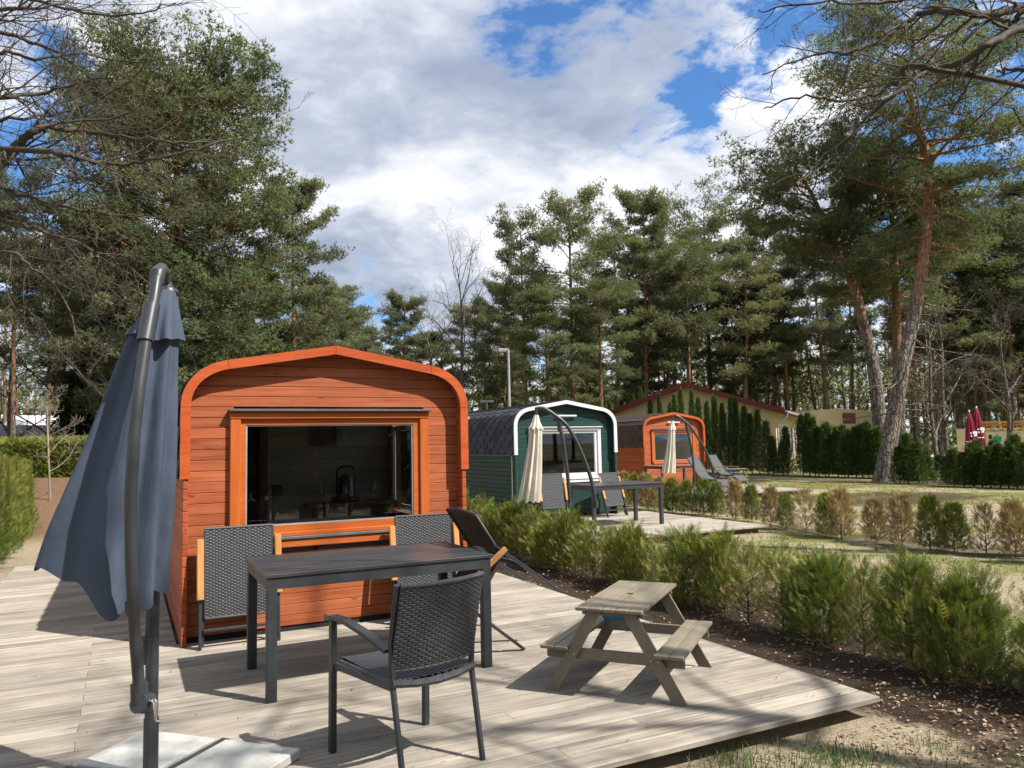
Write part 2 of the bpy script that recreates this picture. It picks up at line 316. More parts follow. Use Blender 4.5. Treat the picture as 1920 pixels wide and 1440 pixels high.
# ------------------------------------------------------------------ object helpers
def tag(o, label=None, cat=None, group=None, kind=None):
    if label: o['label'] = label
    if cat: o['category'] = cat
    if group: o['group'] = group
    if kind: o['kind'] = kind
    return o
def link(name, data, parent=None):
    o = bpy.data.objects.new(name, data); col.objects.link(o)
    if parent: o.parent = parent
    return o
def thing(name, label, cat, loc=(0, 0, 0), rz=0.0, group=None):
    o = link(name, None); o.location = loc; o.rotation_euler = (0, 0, rz); o.empty_display_size = 0.2
    return tag(o, label, cat, group)
def copy_tree(o, parent=None):
    c = o.copy(); col.objects.link(c)
    if parent: c.parent = parent
    for ch in o.children: copy_tree(ch, c)
    return c
def npmesh(name, V, Fq, mat, tint=None, smooth=False):
    """V (n,3), Fq (m,3 or 4) numpy"""
    V = np.asarray(V, np.float32); Fq = np.asarray(Fq, np.int32); k = Fq.shape[1]
    me = bpy.data.meshes.new(name); me.vertices.add(len(V)); me.vertices.foreach_set('co', V.ravel())
    me.loops.add(Fq.size); me.loops.foreach_set('vertex_index', Fq.ravel())
    me.polygons.add(len(Fq)); me.polygons.foreach_set('loop_start', np.arange(0, Fq.size, k, dtype=np.int32))
    if smooth: me.polygons.foreach_set('use_smooth', np.ones(len(Fq), bool))
    if tint is not None:
        a = me.attributes.new('tint', 'FLOAT', 'POINT'); a.data.foreach_set('value', np.asarray(tint, np.float32))
    me.update(calc_edges=True); me.materials.append(M[mat] if isinstance(mat, str) else mat); return me
class MB:
    """collects shapes into one mesh"""
    def __init__(s): s.v = []; s.f = []
    def add(s, vs, fs):
        b = len(s.v); s.v += [tuple(map(float, q)) for q in vs]; s.f += [tuple(i+b for i in f) for f in fs]; return s
    def box(s, x0, x1, y0, y1, z0, z1, c=0.0):
        if c <= 0:
            return s.add([(x0, y0, z0), (x1, y0, z0), (x1, y1, z0), (x0, y1, z0), (x0, y0, z1), (x1, y0, z1), (x1, y1, z1), (x0, y1, z1)],
                         [(0, 3, 2, 1), (4, 5, 6, 7), (0, 1, 5, 4), (1, 2, 6, 5), (2, 3, 7, 6), (3, 0, 4, 7)])
        bm = bmesh.new(); bmesh.ops.create_cube(bm, size=1.0)
        for q in bm.verts: q.co = Vector(((x0+x1)/2+q.co.x*(x1-x0), (y0+y1)/2+q.co.y*(y1-y0), (z0+z1)/2+q.co.z*(z1-z0)))
        bmesh.ops.bevel(bm, geom=bm.edges[:], offset=c, segments=1, affect='EDGES')
        bm.verts.index_update(); s.add([q.co for q in bm.verts], [[q.index for q in f.verts] for f in bm.faces]); bm.free(); return s
    def beam(s, a, b, wd, ht, up=(0, 0, 1), c=0.0):
        a = Vector(a); b = Vector(b); d = (b-a); L = d.length; d.normalize(); up = Vector(up)
        sd_ = d.cross(up)
        if sd_.length < 1e-4: sd_ = d.cross(Vector((1, 0, 0)))
        sd_.normalize(); u2 = sd_.cross(d).normalized()
        t = MB().box(0, L, -wd/2, wd/2, -ht/2, ht/2, c)
        return s.add([a+d*q[0]+sd_*q[1]+u2*q[2] for q in t.v], t.f)
    def tube(s, pts, rad, n=8, cap=True):
        pts = [Vector(p) for p in pts]; rad = rad if hasattr(rad, '__len__') else [rad]*len(pts)
        vs = []; prev = None
        for i, p in enumerate(pts):
            d = (pts[min(i+1, len(pts)-1)]-pts[max(i-1, 0)]).normalized()
            if prev is None:
                x = d.cross(Vector((0, 0, 1)))
                if x.length < 1e-3: x = d.cross(Vector((1, 0, 0)))
            else: x = prev-d*prev.dot(d)
            x.normalize(); prev = x; y = d.cross(x)
            for k in range(n):
                a = 2*math.pi*k/n; vs.append(p+x*math.cos(a)*rad[i]+y*math.sin(a)*rad[i])
        fs = []
        for i in range(len(pts)-1):
            for k in range(n): fs.append((i*n+k, i*n+(k+1) % n, (i+1)*n+(k+1) % n, (i+1)*n+k))
        if cap: fs += [tuple(range(n-1, -1, -1)), tuple((len(pts)-1)*n+k for k in range(n))]
        return s.add(vs, fs)
    def prism(s, poly, a, b, axis='y'):
        """2-D polygon extruded from a to b"""
        n = len(poly); f = {'y': lambda p, q: (p[0], q, p[1]), 'x': lambda p, q: (q, p[0], p[1]), 'z': lambda p, q: (p[0], p[1], q)}[axis]
        return s.add([f(p, a) for p in poly]+[f(p, b) for p in poly],
                     [tuple(range(n)), tuple(range(2*n-1, n-1, -1))]+[(i, i+n, (i+1) % n+n, (i+1) % n) for i in range(n)])
    def lathe(s, prof, n=16, c=(0, 0, 0)):
        vs = []; fs = []
        for r_, z in prof:
            for k in range(n):
                a = 2*math.pi*k/n; vs.append((c[0]+r_*math.cos(a), c[1]+r_*math.sin(a), c[2]+z))
        for i in range(len(prof)-1):
            for k in range(n): fs.append((i*n+k, i*n+(k+1) % n, (i+1)*n+(k+1) % n, (i+1)*n+k))
        fs += [tuple(range(n-1, -1, -1)), tuple((len(prof)-1)*n+k for k in range(n))]
        return s.add(vs, fs)
    def mesh(s, name, mat, smooth=False):
        me = bpy.data.meshes.new(name); me.from_pydata(s.v, [], s.f)
        bm = bmesh.new(); bm.from_mesh(me); bmesh.ops.recalc_face_normals(bm, faces=bm.faces[:]); bm.to_mesh(me); bm.free()
        if smooth:
            me.polygons.foreach_set('use_smooth', [True]*len(me.polygons)); 
            try: me.set_sharp_from_angle(angle=R(40))
            except Exception: pass
        me.materials.append(M[mat]); me.update(); return me
    def build(s, name, mat, parent=None, smooth=False):
        return link(name, s.mesh(name, mat, smooth), parent)

# ================================================================== GROUND
GZ = -0.12
def gheight(x, y):
    sm = lambda a, lo, hi: (lambda t: t*t*(3-2*t))(np.clip((a-lo)/(hi-lo), 0, 1))
    bank = 0.85*sm(y, 19.0, 25.0)*(1-sm(x, 1.0, 5.0))
    return GZ+bank+0.012*np.sin(x*1.7+0.6*y)*np.cos(y*1.3)
def ground():
    xs = np.unique(np.concatenate([np.linspace(-900, -40, 12), np.linspace(-40, 60, 150), np.linspace(60, 900, 12)]))
    ys = np.unique(np.concatenate([np.linspace(-900, -20, 12), np.linspace(-20, 70, 140), np.linspace(70, 900, 12)]))
    gx, gy = np.meshgrid(xs, ys); z = gheight(gx, gy)
    V = np.stack([gx, gy, z], -1).reshape(-1, 3); nx = len(xs); i = np.arange(len(ys)-1)[:, None]*nx+np.arange(nx-1)[None]
    i = i.ravel(); Fq = np.stack([i, i+1, i+nx+1, i+nx], -1)
    tag(link('ground', npmesh('ground', V, Fq, 'ground', smooth=True)), kind='structure')
ground()
def gz_(x, y): return float(gheight(np.array(x), np.array(y)))

# ================================================================== DECKS
PITCH = 0.144
_board = {}
def board_mesh(L, grooves=True):
    key = (round(L, 3), grooves)
    if key in _board: return _board[key]
    wd = PITCH-0.011; th = 0.027
    if grooves:
        n = 11; top = [(0.0, -0.004), (0.004, 0)]
        p = (wd-0.012)/n
        for k in range(n):
            x = 0.006+k*p; top += [(x+p*0.16, 0), (x+p*0.34, -0.0045), (x+p*0.66, -0.0045), (x+p*0.84, 0)]
        top += [(wd-0.004, 0), (wd, -0.004)]
    else: top = [(0, -0.003), (0.004, 0), (wd-0.004, 0), (wd, -0.003)]
    poly = top+[(wd, -th), (0, -th)]
    b = MB().prism(poly, 0, L, 'x'); _board[key] = b.mesh('board', 'deck'); return _board[key]
def make_deck(x0, x1, y0, y1, label, holes=None, joints=True, grooves=True, seed=1, zt=0.0):
    rnd = random.Random(seed)
    d = thing('wooden_deck', label, 'deck', (x0, y0, zt))
    rows = int((y1-y0)/PITCH)
    for i in range(rows):
        ya = y0+i*PITCH
        spans = [(x0, x1)]
        if holes: spans = holes(ya, ya+PITCH)
        for a, b in spans:
            cuts = [a]
            if joints:
                c = (-0.205 if i % 2 == 0 else 1.9) if i % 4 < 2 else (-0.205 if i % 2 == 0 else 2.75)
                if a+0.3 < c < b-0.3: cuts.append(c)
                if i % 2 == 0 and b > 3.0: cuts.append(2.45 if i % 4 else 3.2)
            cuts.append(b)
            for q in range(len(cuts)-1):
                L = cuts[q+1]-cuts[q]-0.003
                o = link('board', board_mesh(L, grooves), d)
                o.location = (cuts[q]-x0, i*PITCH+0.003, rnd.uniform(-0.0015, 0.001))
    # joists under the boards, set back from the edges
    W = x1-x0; Dp = rows*PITCH
    for k, yy in enumerate((0.16, Dp*0.5, Dp-0.2)):
        MB().box(0.12, W-0.12, yy, yy+0.05, GZ-0.03-zt, -0.029).build('joist', 'deck_edge', d)
    for xx in (0.1, W-0.16): MB().box(xx, xx+0.05, 0.165, Dp-0.21, GZ-0.03-zt, -0.0295).build('joist', 'deck_edge', d)
    return d
def holes1(a, b):
    if b < 6.6: return [(-1.27, 3.87)]
    if b < 8.6: return [(-1.27, 0.372), (2.77, 3.87)]
    return [(-1.27, 0.372)]
make_deck(-1.27, 3.87, 3.10, 12.2, 'large weathered deck in front of the nearest orange cabin, carrying the kids picnic table', holes1, True, True, 4)
D2X, D2Y = 6.72, 13.31      # cabin 2 front left corner
D3X, D3Y = 13.98, 19.03
make_deck(D2X-1.0, 9.87, 9.92, D2Y+0.3, 'weathered deck in front of the dark green cabin', None, False, False, 5)
make_deck(D3X-0.8, 17.5, 15.9, D3Y+0.3, 'weathered deck in front of the far orange cabin with brown shingles', None, False, False, 6, zt=0.02)

# ================================================================== CABINS
CW = 2.394
def arc_profile(off=0.0, n=14):
    """outer outline from left eave to ridge to right eave, moved inwards by off"""
    pts = []
    p0, p3 = Vector((0, 1.815)), Vector((0.338, 2.187)); p1 = Vector((0, 2.03)); p2 = Vector((0.16, 2.155))
    half = [Vector((0, 1.262))]
    for i in range(n+1):
        t = i/n; half.append((1-t)**3*p0+3*(1-t)**2*t*p1+3*(1-t)*t*t*p2+t**3*p3)
    half.append(Vector((CW/2, 2.335)))
    # offset inwards
    res = []
    for i, p in enumerate(half):
        if i == 0: nrm = Vector((1, 0))
        elif i == len(half)-1: nrm = Vector((0, -1))/math.cos(R(9.8))
        else:
            tdir = (half[i+1]-half[i-1]).normalized(); nrm = Vector((tdir.y, -tdir.x))
        res.append(p+nrm*off)
    full = res+[Vector((CW-p.x, p.y)) for p in reversed(res[:-1])]
    return full, len(res)
def half_at(prof, nl, z):
    """x of the left inner outline at height z"""
    for i in range(nl-1):
        a, b = prof[i], prof[i+1]
        if a.y <= z <= b.y and b.y > a.y: return a.x+(b.x-a.x)*(z-a.y)/(b.y-a.y)
    return prof[0].x if z < prof[0].y else CW/2
def plank_piece(xl0, xr0, xl1, xr1, z0, z1, yf, th, mat, parent, name='plank'):
    c = 0.003
    vs = [(xl0, yf+c, z0), (xr0, yf+c, z0), (xr1, yf+c, z1), (xl1, yf+c, z1),
          (xl0, yf, z0+c), (xr0, yf, z0+c), (xr1, yf, z1-c), (xl1, yf, z1-c),
          (xl0, yf+th, z0), (xr0, yf+th, z0), (xr1, yf+th, z1), (xl1, yf+th, z1)]
    fs = [(4, 5, 6, 7), (0, 1, 5, 4), (7, 6, 2, 3), (0, 4, 7, 3), (5, 1, 2, 6), (0, 8, 9, 1), (3, 2, 10, 11), (8, 11, 10, 9), (0, 3, 11, 8), (1, 9, 10, 2)]
    return MB().add(vs, fs).build(name, mat, parent)
def resample(pts, step):
    seg = [0.0]
    for a, b in zip(pts, pts[1:]): seg.append(seg[-1]+(b-a).length)
    L = seg[-1]; out = []
    def P(s):
        s = min(max(s, 0), L)
        for i in range(len(pts)-1):
            if s <= seg[i+1]+1e-9:
                t = (s-seg[i])/max(seg[i+1]-seg[i], 1e-9); return pts[i].lerp(pts[i+1], t)
        return pts[-1]
    return P, L
def make_cabin(loc, label, mats, length=5.0, shingle_mode='stuff', shingle_mat='shingle_grey', tab='hex', rowh=0.13, tabw=0.333, planks=0.0846, lamp=False, room='a', side_window=False):
    c = thing('camping_cabin', label, 'cabin', loc)
    yw = 0.125                                  # front wall set back under the roof edge
    inner, nl = arc_profile(0.072); outer, _ = arc_profile(0.0); mid, _ = arc_profile(0.03)
    # window opening
    wx0, wx1, wz0, wz1 = 0.369, 2.045, 0.675, 1.790
    # front wall planks
    z = 0.045; k = 0; wallin, nw = arc_profile(0.05)
    while z < 2.27:
        z1 = min(z+planks, 2.27)
        l0, l1 = half_at(wallin, nw, z), half_at(wallin, nw, z1)
        if z1 <= wz0+0.02 or z >= wz1-0.02:
            plank_piece(l0, CW-l0, l1, CW-l1, z+0.0015, z1-0.0015, yw, 0.03, mats['plank'], c)
        else:
            plank_piece(l0, wx0+0.03, l1, wx0+0.03, z+0.0015, z1-0.0015, yw, 0.03, mats['plank'], c)
            plank_piece(wx1-0.03, CW-l0, wx1-0.03, CW-l1, z+0.0015, z1-0.0015, yw, 0.03, mats['plank'], c)
        z = z1; k += 1
    MB().box(0.05, CW-0.05, yw+0.012, yw+0.1, GZ, 0.0445).build('plinth', 'plinth', c)
    # side walls of planks
    z = 0.02 if False else 0.0; k = 0
    for sgn in (0, 1):
        z = 0.0
        top = 1.80 if (side_window and sgn) else 1.30
        while z < top:
            z1 = min(z+planks, top)
            xa, xb = (0.022, 0.062) if sgn == 0 else (CW-0.062, CW-0.022)
            spans = [(0.012, length-0.02)]
            if side_window and sgn and z1 > 0.80 and z < 1.70: spans = [(0.012, 1.02), (2.02, length-0.02)]
            for a, b in spans:
                MB().box(xa, xb, a, b, z+0.0015, z1-0.0015, 0.004).build('plank', mats['side'], c)
            z = z1
    # roof edge boards: two uprights, two bends, two slopes
    nb = nl-2
    segs = [(0, 1), (1, nb), (nb, nl-1), (nl-1, nl-1+(nl-1-nb)), (nl-1+(nl-1-nb), len(outer)-2), (len(outer)-2, len(outer)-1)]
    for a, b in segs:
        def trimmed(pl):
            q = [pl[i].copy() for i in range(a, b+1)]; e = 0.0016
            if a > 0: q[0] = q[0]+(q[1]-q[0]).normalized()*e
            if b < len(pl)-1: q[-1] = q[-1]+(q[-2]-q[-1]).normalized()*e
            return [tuple(v_) for v_ in q]
        poly = trimmed(outer)+trimmed(inner)[::-1]
        m = MB(); n = b-a+1; N = len(poly)
        vs = [(p[0], 0.0, p[1]) for p in poly]+[(p[0], 0.028, p[1]) for p in poly]; fs = []
        for i in range(n-1):
            j0, j1 = i, i+1; k0, k1 = N-1-i, N-2-i
            fs += [(j0, j1, k1, k0), (j0+N, k0+N, k1+N, j1+N), (j0, j0+N, j1+N, j1), (k0, k1, k1+N, k0+N)]
        fs += [(0, N-1, 2*N-1, N), (n-1, n-1+N, n+N, n)]
        m.add(vs, fs).build('roof_edge_board', mats['fascia'], c)
    # roof shell
    shell_o, _ = arc_profile(0.012); shell_i, _ = arc_profile(0.05)
    so, si = (shell_o, shell_i)
    if side_window: so, si = so[:-1], si[:-1]
    n = len(so); vs = []
    for (pl, y) in ((so, 0.0285), (si, 0.0285), (so, length), (si, length)): vs += [(p.x, y, p.y) for p in pl]
    fs = []
    for i in range(n-1):
        fs += [(i, i+1, 2*n+i+1, 2*n+i), (n+i, 3*n+i, 3*n+i+1, n+i+1), (i, n+i, n+i+1, i+1), (2*n+i, 2*n+i+1, 3*n+i+1, 3*n+i)]
    fs += [(0, 2*n, 3*n, n), (n-1, 2*n-1, 4*n-1, 3*n-1)]
    roof = MB().add(vs, fs).build('roof', mats.get('soffit', mats['side']), c)
    # shingles
    P, L = resample(outer[:nl], 0)
    rows = int((L-0.02)/rowh); cols_ = int((length-0.06)/tabw)
    def tabpts(side, r_, q):
        s0 = r_*rowh; y0 = 0.045+(q+(0.5 if r_ % 2 else 0.0))*tabw
        if y0+tabw > length: return None
        def S(s, lift, yv):
            p = P(s); p2 = P(s+0.01); p1 = P(max(s-0.01, 0)); d = (p2-p1).normalized(); nn = Vector((-d.y, d.x))
            p = p+nn*lift; x = p.x if side == 0 else CW-p.x; return (x, yv, p.y)
        sT = s0+rowh*1.12
        if tab == 'hex': pl = [(y0+tabw*0.22, s0), (y0+tabw*0.78, s0), (y0+tabw*0.985, s0+rowh*0.62), (y0+tabw*0.985, sT), (y0+tabw*0.015, sT), (y0+tabw*0.015, s0+rowh*0.62)]
        else: pl = [(y0+tabw*0.03, s0), (y0+tabw*0.97, s0), (y0+tabw*0.97, sT), (y0+tabw*0.03, sT)]
        lift = lambda s: 0.014 if s < s0+rowh*0.5 else (0.010 if s < s0+rowh*0.9 else 0.004)
        top = [S(s, lift(s), yv) for yv, s in pl]; bot = [S(s, lift(s)-0.007, yv) for yv, s in pl]; m_ = len(pl)
        return top+bot, [tuple(range(m_)), tuple(range(2*m_-1, m_-1, -1))]+[(i, i+m_, (i+1) % m_+m_, (i+1) % m_) for i in range(m_)]
    rest = MB()
    for side in (0, 1):
        if side_window and side: continue
        for r_ in range(rows):
            for q in range(cols_):
                tp = tabpts(side, r_, q)
                if not tp: continue
                if shingle_mode == 'pieces' and side == 0: MB().add(*tp).build('shingle', shingle_mat, roof)
                else: rest.add(*tp)
    # a smooth underlay closes the joints
    up_o, _ = arc_profile(0.004); ul = MB(); uo = up_o[:-1] if side_window else up_o
    ul.add([(p.x, 0.04, p.y) for p in uo]+[(p.x, length-0.005, p.y) for p in uo], [(i, i+1, len(uo)+i+1, len(uo)+i) for i in range(len(uo)-1)]).build('roof_underlay', shingle_mat, roof)
    if rest.v: tag(rest.build('shingles', shingle_mat, roof), kind='stuff')
    if shingle_mode == 'pieces':
        MB().box(-0.004, 0.012, 0.03, length, 1.245, 1.262).build('eave_strip', 'grey_metal', roof)
        MB().box(0.004, 0.021, 0.12, 0.16, 0.0, 1.24).build('corner_strip', 'alu', c)
    # window
    W = MB().box(wx0, wx0+0.082, yw-0.045, yw+0.04, 0.80, 1.722, 0.006).build('window', mats['casing_v'], c)
    MB().box(wx1-0.082, wx1, yw-0.045, yw+0.04, 0.80, 1.722, 0.006).build('casing', mats['casing_v'], W)
    MB().box(wx0-0.004, wx1+0.004, yw-0.05, yw+0.04, 1.7225, 1.775, 0.006).build('casing', mats['casing_h'], W)
    MB().box(wx0-0.004, wx1+0.004, yw-0.062, yw+0.01, 1.7755, 1.784).build('head_batten', mats['casing_h'], W)
    MB().box(wx0-0.012, wx1+0.022, yw-0.085, yw+0.02, 1.7845, 1.803, 0.003).build('drip_cap', mats.get('cap', 'grey_metal'), W)
    sash = MB()
    gx0, gx1, gz0, gz1 = wx0+0.123, wx1-0.137, 0.855, 1.676
    sash.box(wx0+0.0825, gx0, yw-0.02, yw+0.05, 0.80, 1.722).box(gx1, wx1-0.0825, yw-0.02, yw+0.05, 0.80, 1.722)
    sash.box(gx0+.0005, gx1-.0005, yw-0.02, yw+0.05, gz1, 1.722).box(gx0+.0005, gx1-.0005, yw-0.02, yw+0.05, 0.80, gz0).build('sash', mats['casing_h'], W)
    bd = MB()
    for (a, b, e, f) in ((gx0+.001, gx0+0.012, gz0+.001, gz1-.001), (gx1-0.012, gx1-.001, gz0+.001, gz1-.001), (gx0+0.0125, gx1-0.0125, gz1-0.012, gz1-.001), (gx0+0.0125, gx1-0.0125, gz0+.001, gz0+0.012)): bd.box(a, b, yw-0.012, yw+0.02, e, f)
    bd.build('glazing_bead', mats.get('bead', 'zinc'), W)
    MB().box(gx0+0.004, gx1-0.004, yw+0.004, yw+0.010, gz0+0.004, gz1-0.004).build('pane', 'glass', W)
    # sill in steps
    MB().box(wx0+0.05, wx1-0.05, yw-0.03, yw+0.03, 0.765, 0.7995, 0.004).build('sill_rail', mats['casing_h'], W)
    MB().box(wx0+0.02, wx1-0.02, yw-0.055, yw+0.02, 0.742, 0.7645, 0.003).build('sill_strip', mats.get('cap', 'grey_metal'), W)
    MB().box(wx0-0.004, wx1+0.004, yw-0.04, yw+0.03, 0.676, 0.7415, 0.005).build('apron_board', mats['casing_h'], W)
    if lamp: MB().tube([(1.0, yw-0.05, 2.02), (1.46, yw-0.05, 2.02)], 0.018, 8).box(1.05, 1.08, yw-0.05, yw, 2.01, 2.03).box(1.38, 1.41, yw-0.05, yw, 2.01, 2.03).build('wall_lamp', 'white_trim', c)
    # back wall and floor, room inside
    poly = [(0.05, 0.0)]+[(p.x, p.y) for p in wallin]+[(CW-0.05, 0.0)]
    MB().prism(poly, length-0.06, length-0.03, 'y').build('back_wall', mats['side'], c)
    MB().box(0.063, CW-0.063, 0.22, length-0.07, 0.02, 0.06).build('room_floor', 'room', c)
    if room == 'a':
        zz_ = 0.065
        while zz_ < 2.15:
            MB().box(0.98, CW-0.07, 2.15, 2.17, zz_, zz_+0.127, 0.004).build('partition_plank', 'room', c); zz_ += 0.129
        MB().box(0.90, 0.978, 2.10, 2.20, 0.065, 2.15).build('partition_post', 'room_door', c)
        MB().box(1.02, 1.14, 2.128, 2.149, 0.98, 1.09, 0.006).build('light_switch', 'black', c)
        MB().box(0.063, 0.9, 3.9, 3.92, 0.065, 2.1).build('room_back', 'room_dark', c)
        MB().box(1.35, CW-0.075, 1.75, 2.145, 0.86, 0.89).box(1.4, 1.44, 1.8, 1.84, .065, .859).build('shelf', 'room_door', c)
        MB().box(1.42, 1.72, 2.125, 2.14, 1.5, 1.95).build('wall_hanging', 'rust_cloth', c)
    else:
        MB().box(0.07, CW-0.07, 2.4, 2.43, 0.065, 2.1).build('room_back', 'room', c)
        dr = MB().box(1.35, 1.95, 2.36, 2.395, 0.065, 1.95, 0.004).build('room_door', 'room_door', c)
        MB().box(1.47, 1.83, 2.35, 2.3595, 1.05, 1.8).build('door_pane', 'glass_dark', dr)
        MB().box(0.3, 1.9, 0.5, 2.3, 0.3, 0.72, 0.06).build('bed', 'bed', c)
        MB().box(1.18, 1.215, yw+0.02, yw+0.05, gz0, gz1).build('mullion', mats.get('bead', 'zinc'), W)
    if side_window:
        wf = MB()
        xa, xb = CW-0.075, CW-0.02
        for (a, b, e, f) in ((1.021, 1.07, .80, 1.70), (1.97, 2.019, .80, 1.70), (1.0705, 1.9695, .8, .85), (1.0705, 1.9695, 1.65, 1.70)): wf.box(xa, xb, a, b, e, f)
        sw = wf.build('side_window', 'white_trim', c)
        MB().box(CW-0.05, CW-0.045, 1.072, 1.968, 0.852, 1.648).build('pane', 'glass_clear', sw)
        MB().box(CW-0.16, CW-0.12, 1.55, 1.60, 0.8, 1.7).build('side_casing', 'casing_v', sw)
    return c
OR = dict(plank='plank', side='plank_y', fascia='fascia', casing_h='casing_h', casing_v='casing_v', soffit='plank_y')
GR = dict(plank='green_plank', side='green_side', fascia='white_trim', casing_h='white_trim', casing_v='white_trim', cap='white_trim', bead='white_trim', soffit='green_side')
make_cabin((0.37, 6.397, 0.0), 'orange stained cabin with a wide picture window, folded recliners leaning on its front', OR, shingle_mode='stuff', room='a', side_window=True)
make_cabin((D2X, D2Y, 0.0), 'dark green cabin with white roof edge and charcoal hexagonal shingles', GR, shingle_mode='pieces', lamp=True, room='b', length=4.6)
make_cabin((D3X, D3Y, 0.02), 'orange cabin with brown square shingles in front of the tall thuja row', OR, shingle_mode='stuff', shingle_mat='shingle_brown', tab='rect', rowh=0.17, lamp=True, room='b')
# lantern on the shelf behind the pane
ln = thing('coffee_machine', 'dark shiny coffee machine on the shelf behind the big cabin window', 'coffee machine', (0.37+1.78, 6.397+1.95, 0.8902))
MB().box(-0.12, 0.12, -0.1, 0.14, 0.0, 0.05, 0.01).build('base', 'black', ln)
MB().lathe([(0.07, 0.05), (0.085, 0.06), (0.085, 0.24), (0.06, 0.27), (0.03, 0.30)], 14).build('boiler', 'grey_metal', ln, True)
MB().tube([(-0.1, 0, .05), (-0.1, 0, 0.34), (-0.05, 0, 0.38), (0.06, 0, 0.38), (0.1, 0, 0.34), (0.1, 0, .05)], 0.012, 6).build('frame', 'black', ln)

# ================================================================== DINING TABLES
def make_table(loc, label, rz=0.0, L=1.475, Wd=0.865, H=0.74, top='tabletop'):
    t = thing('dining_table', label, 'table', loc, rz)
    n = 9; p = Wd/n
    for k in range(n):
        MB().box(0.0, L, k*p+0.0018, (k+1)*p-0.0018, H-0.022, H, 0.0025).build('table_slat', top, t)
    a = MB().box(0.012, L-0.012, 0.012, 0.04, H-0.09, H-0.0225).box(0.012, L-0.012, Wd-0.04, Wd-0.012, H-0.09, H-0.0225)
    a.box(0.012, 0.04, 0.0405, Wd-0.0405, H-0.09, H-0.0225).box(L-0.04, L-0.012, 0.0405, Wd-0.0405, H-0.09, H-0.0225).build('apron', 'anthracite', t)
    for x in (0.011, L-0.071):
        for y in (0.011, Wd-0.071): MB().box(x, x+0.06, y, y+0.06, 0.0, H-0.0228, 0.004).build('leg', 'anthracite', t)
    return t
make_table((0.745, 4.755, 0), 'charcoal slatted dining table beside the nearest orange cabin')
make_table((7.1, 11.15, 0), 'black dining table in front of the dark green cabin', 0, 1.5, 0.86)
make_table((13.6, 17.7, 0.02), 'brown topped dining table in front of the far orange cabin', 0, 1.5, 0.86, top='room_door')

# ================================================================== WICKER
def weave(Wd, H, pr=0.0115, pc=0.02, bend=0.0, amp=0.0026):
    """woven panel in x (0..Wd), z (0..H), bulging along -y by bend; strands over and under"""
    nr = int(H/pr); ns = int(Wd/(pc/3.4)); xs = np.linspace(0, Wd, ns+1)
    V = []; Fq = []
    for i in range(nr):
        ph = math.pi*(i % 2); z = (i+0.5)*pr
        for j, (dz, dy) in enumerate(((-0.47*pr, 0.0012), (0, -0.0018), (0.47*pr, 0.0012))):
            y = dy-amp*np.sin(2*np.pi*xs/(2*pc)+ph)+bend*(4*(xs/Wd)*(1-xs/Wd))
            V.append(np.stack([xs, y, np.full_like(xs, z+dz)], -1))
        b = i*3*(ns+1); k = np.arange(ns)
        for j in range(2):
            o = b+j*(ns+1); Fq.append(np.stack([o+k, o+k+1, o+ns+1+k+1, o+ns+1+k], -1))
    # dark sheet for gap shade comes in weave_obj
    V = np.concatenate(V); Fq = np.concatenate(Fq)
    return V, Fq
def weave_obj(name, Wd, H, parent, mtx, bend=0.0, mat='wicker', pr=0.0115, pc=0.02, both=True):
    V, Fq = weave(Wd, H, pr, pc, bend)
    if both:
        V2 = V.copy(); V2[:, 1] = -(V2[:, 1]-bend*(4*(V[:, 0]/Wd)*(1-V[:, 0]/Wd)))+bend*(4*(V[:, 0]/Wd)*(1-V[:, 0]/Wd))+0.014
        Fq = np.concatenate([Fq, Fq[:, ::-1]+len(V)]); V = np.concatenate([V, V2])
    V4 = np.concatenate([V, np.ones((len(V), 1))], 1) @ np.array(mtx).T
    o = link(name, npmesh(name, V4[:, :3], Fq, mat, smooth=True), parent)
    # dark sheet added behind the strands as shade in the gaps
    n = 12; xs = np.linspace(0.002, Wd-0.002, n+1); cv = []
    for x in xs:
        yb = bend*(4*(x/Wd)*(1-x/Wd))+0.0045
        cv += [(x, yb, 0.002), (x, yb, H-0.004), (x, yb+0.005, 0.002), (x, yb+0.005, H-0.004)]
    cv = np.concatenate([np.array(cv), np.ones((len(cv), 1))], 1) @ np.array(mtx).T
    fs = []
    for i in range(n): a = i*4; fs += [(a, a+4, a+5, a+1), (a+2, a+3, a+7, a+6)]
    MB().add(cv[:, :3], fs).build('gap_shade_sheet', 'gap_shade', o); return o
def wrap_bar(parent, pts, r=0.014, name='wrapped_rail', mat='wicker', turns=40):
    """rail wrapped with strand: ribbed tube"""
    pts = [Vector(p) for p in pts]; P, L = resample(pts, 0); n = turns*2; ps = []; rr = []
    for i in range(n+1): ps.append(P(L*i/n)); rr.append(r*(1.0 if i % 2 else 0.86))
    MB().tube(ps, rr, 8).build(name, mat, parent)
ch = thing('wicker_armchair', 'dark wicker armchair with metal frame, its back turned away from the dining table', 'chair', (1.24, 3.70, 0), R(13))
cw = 0.27
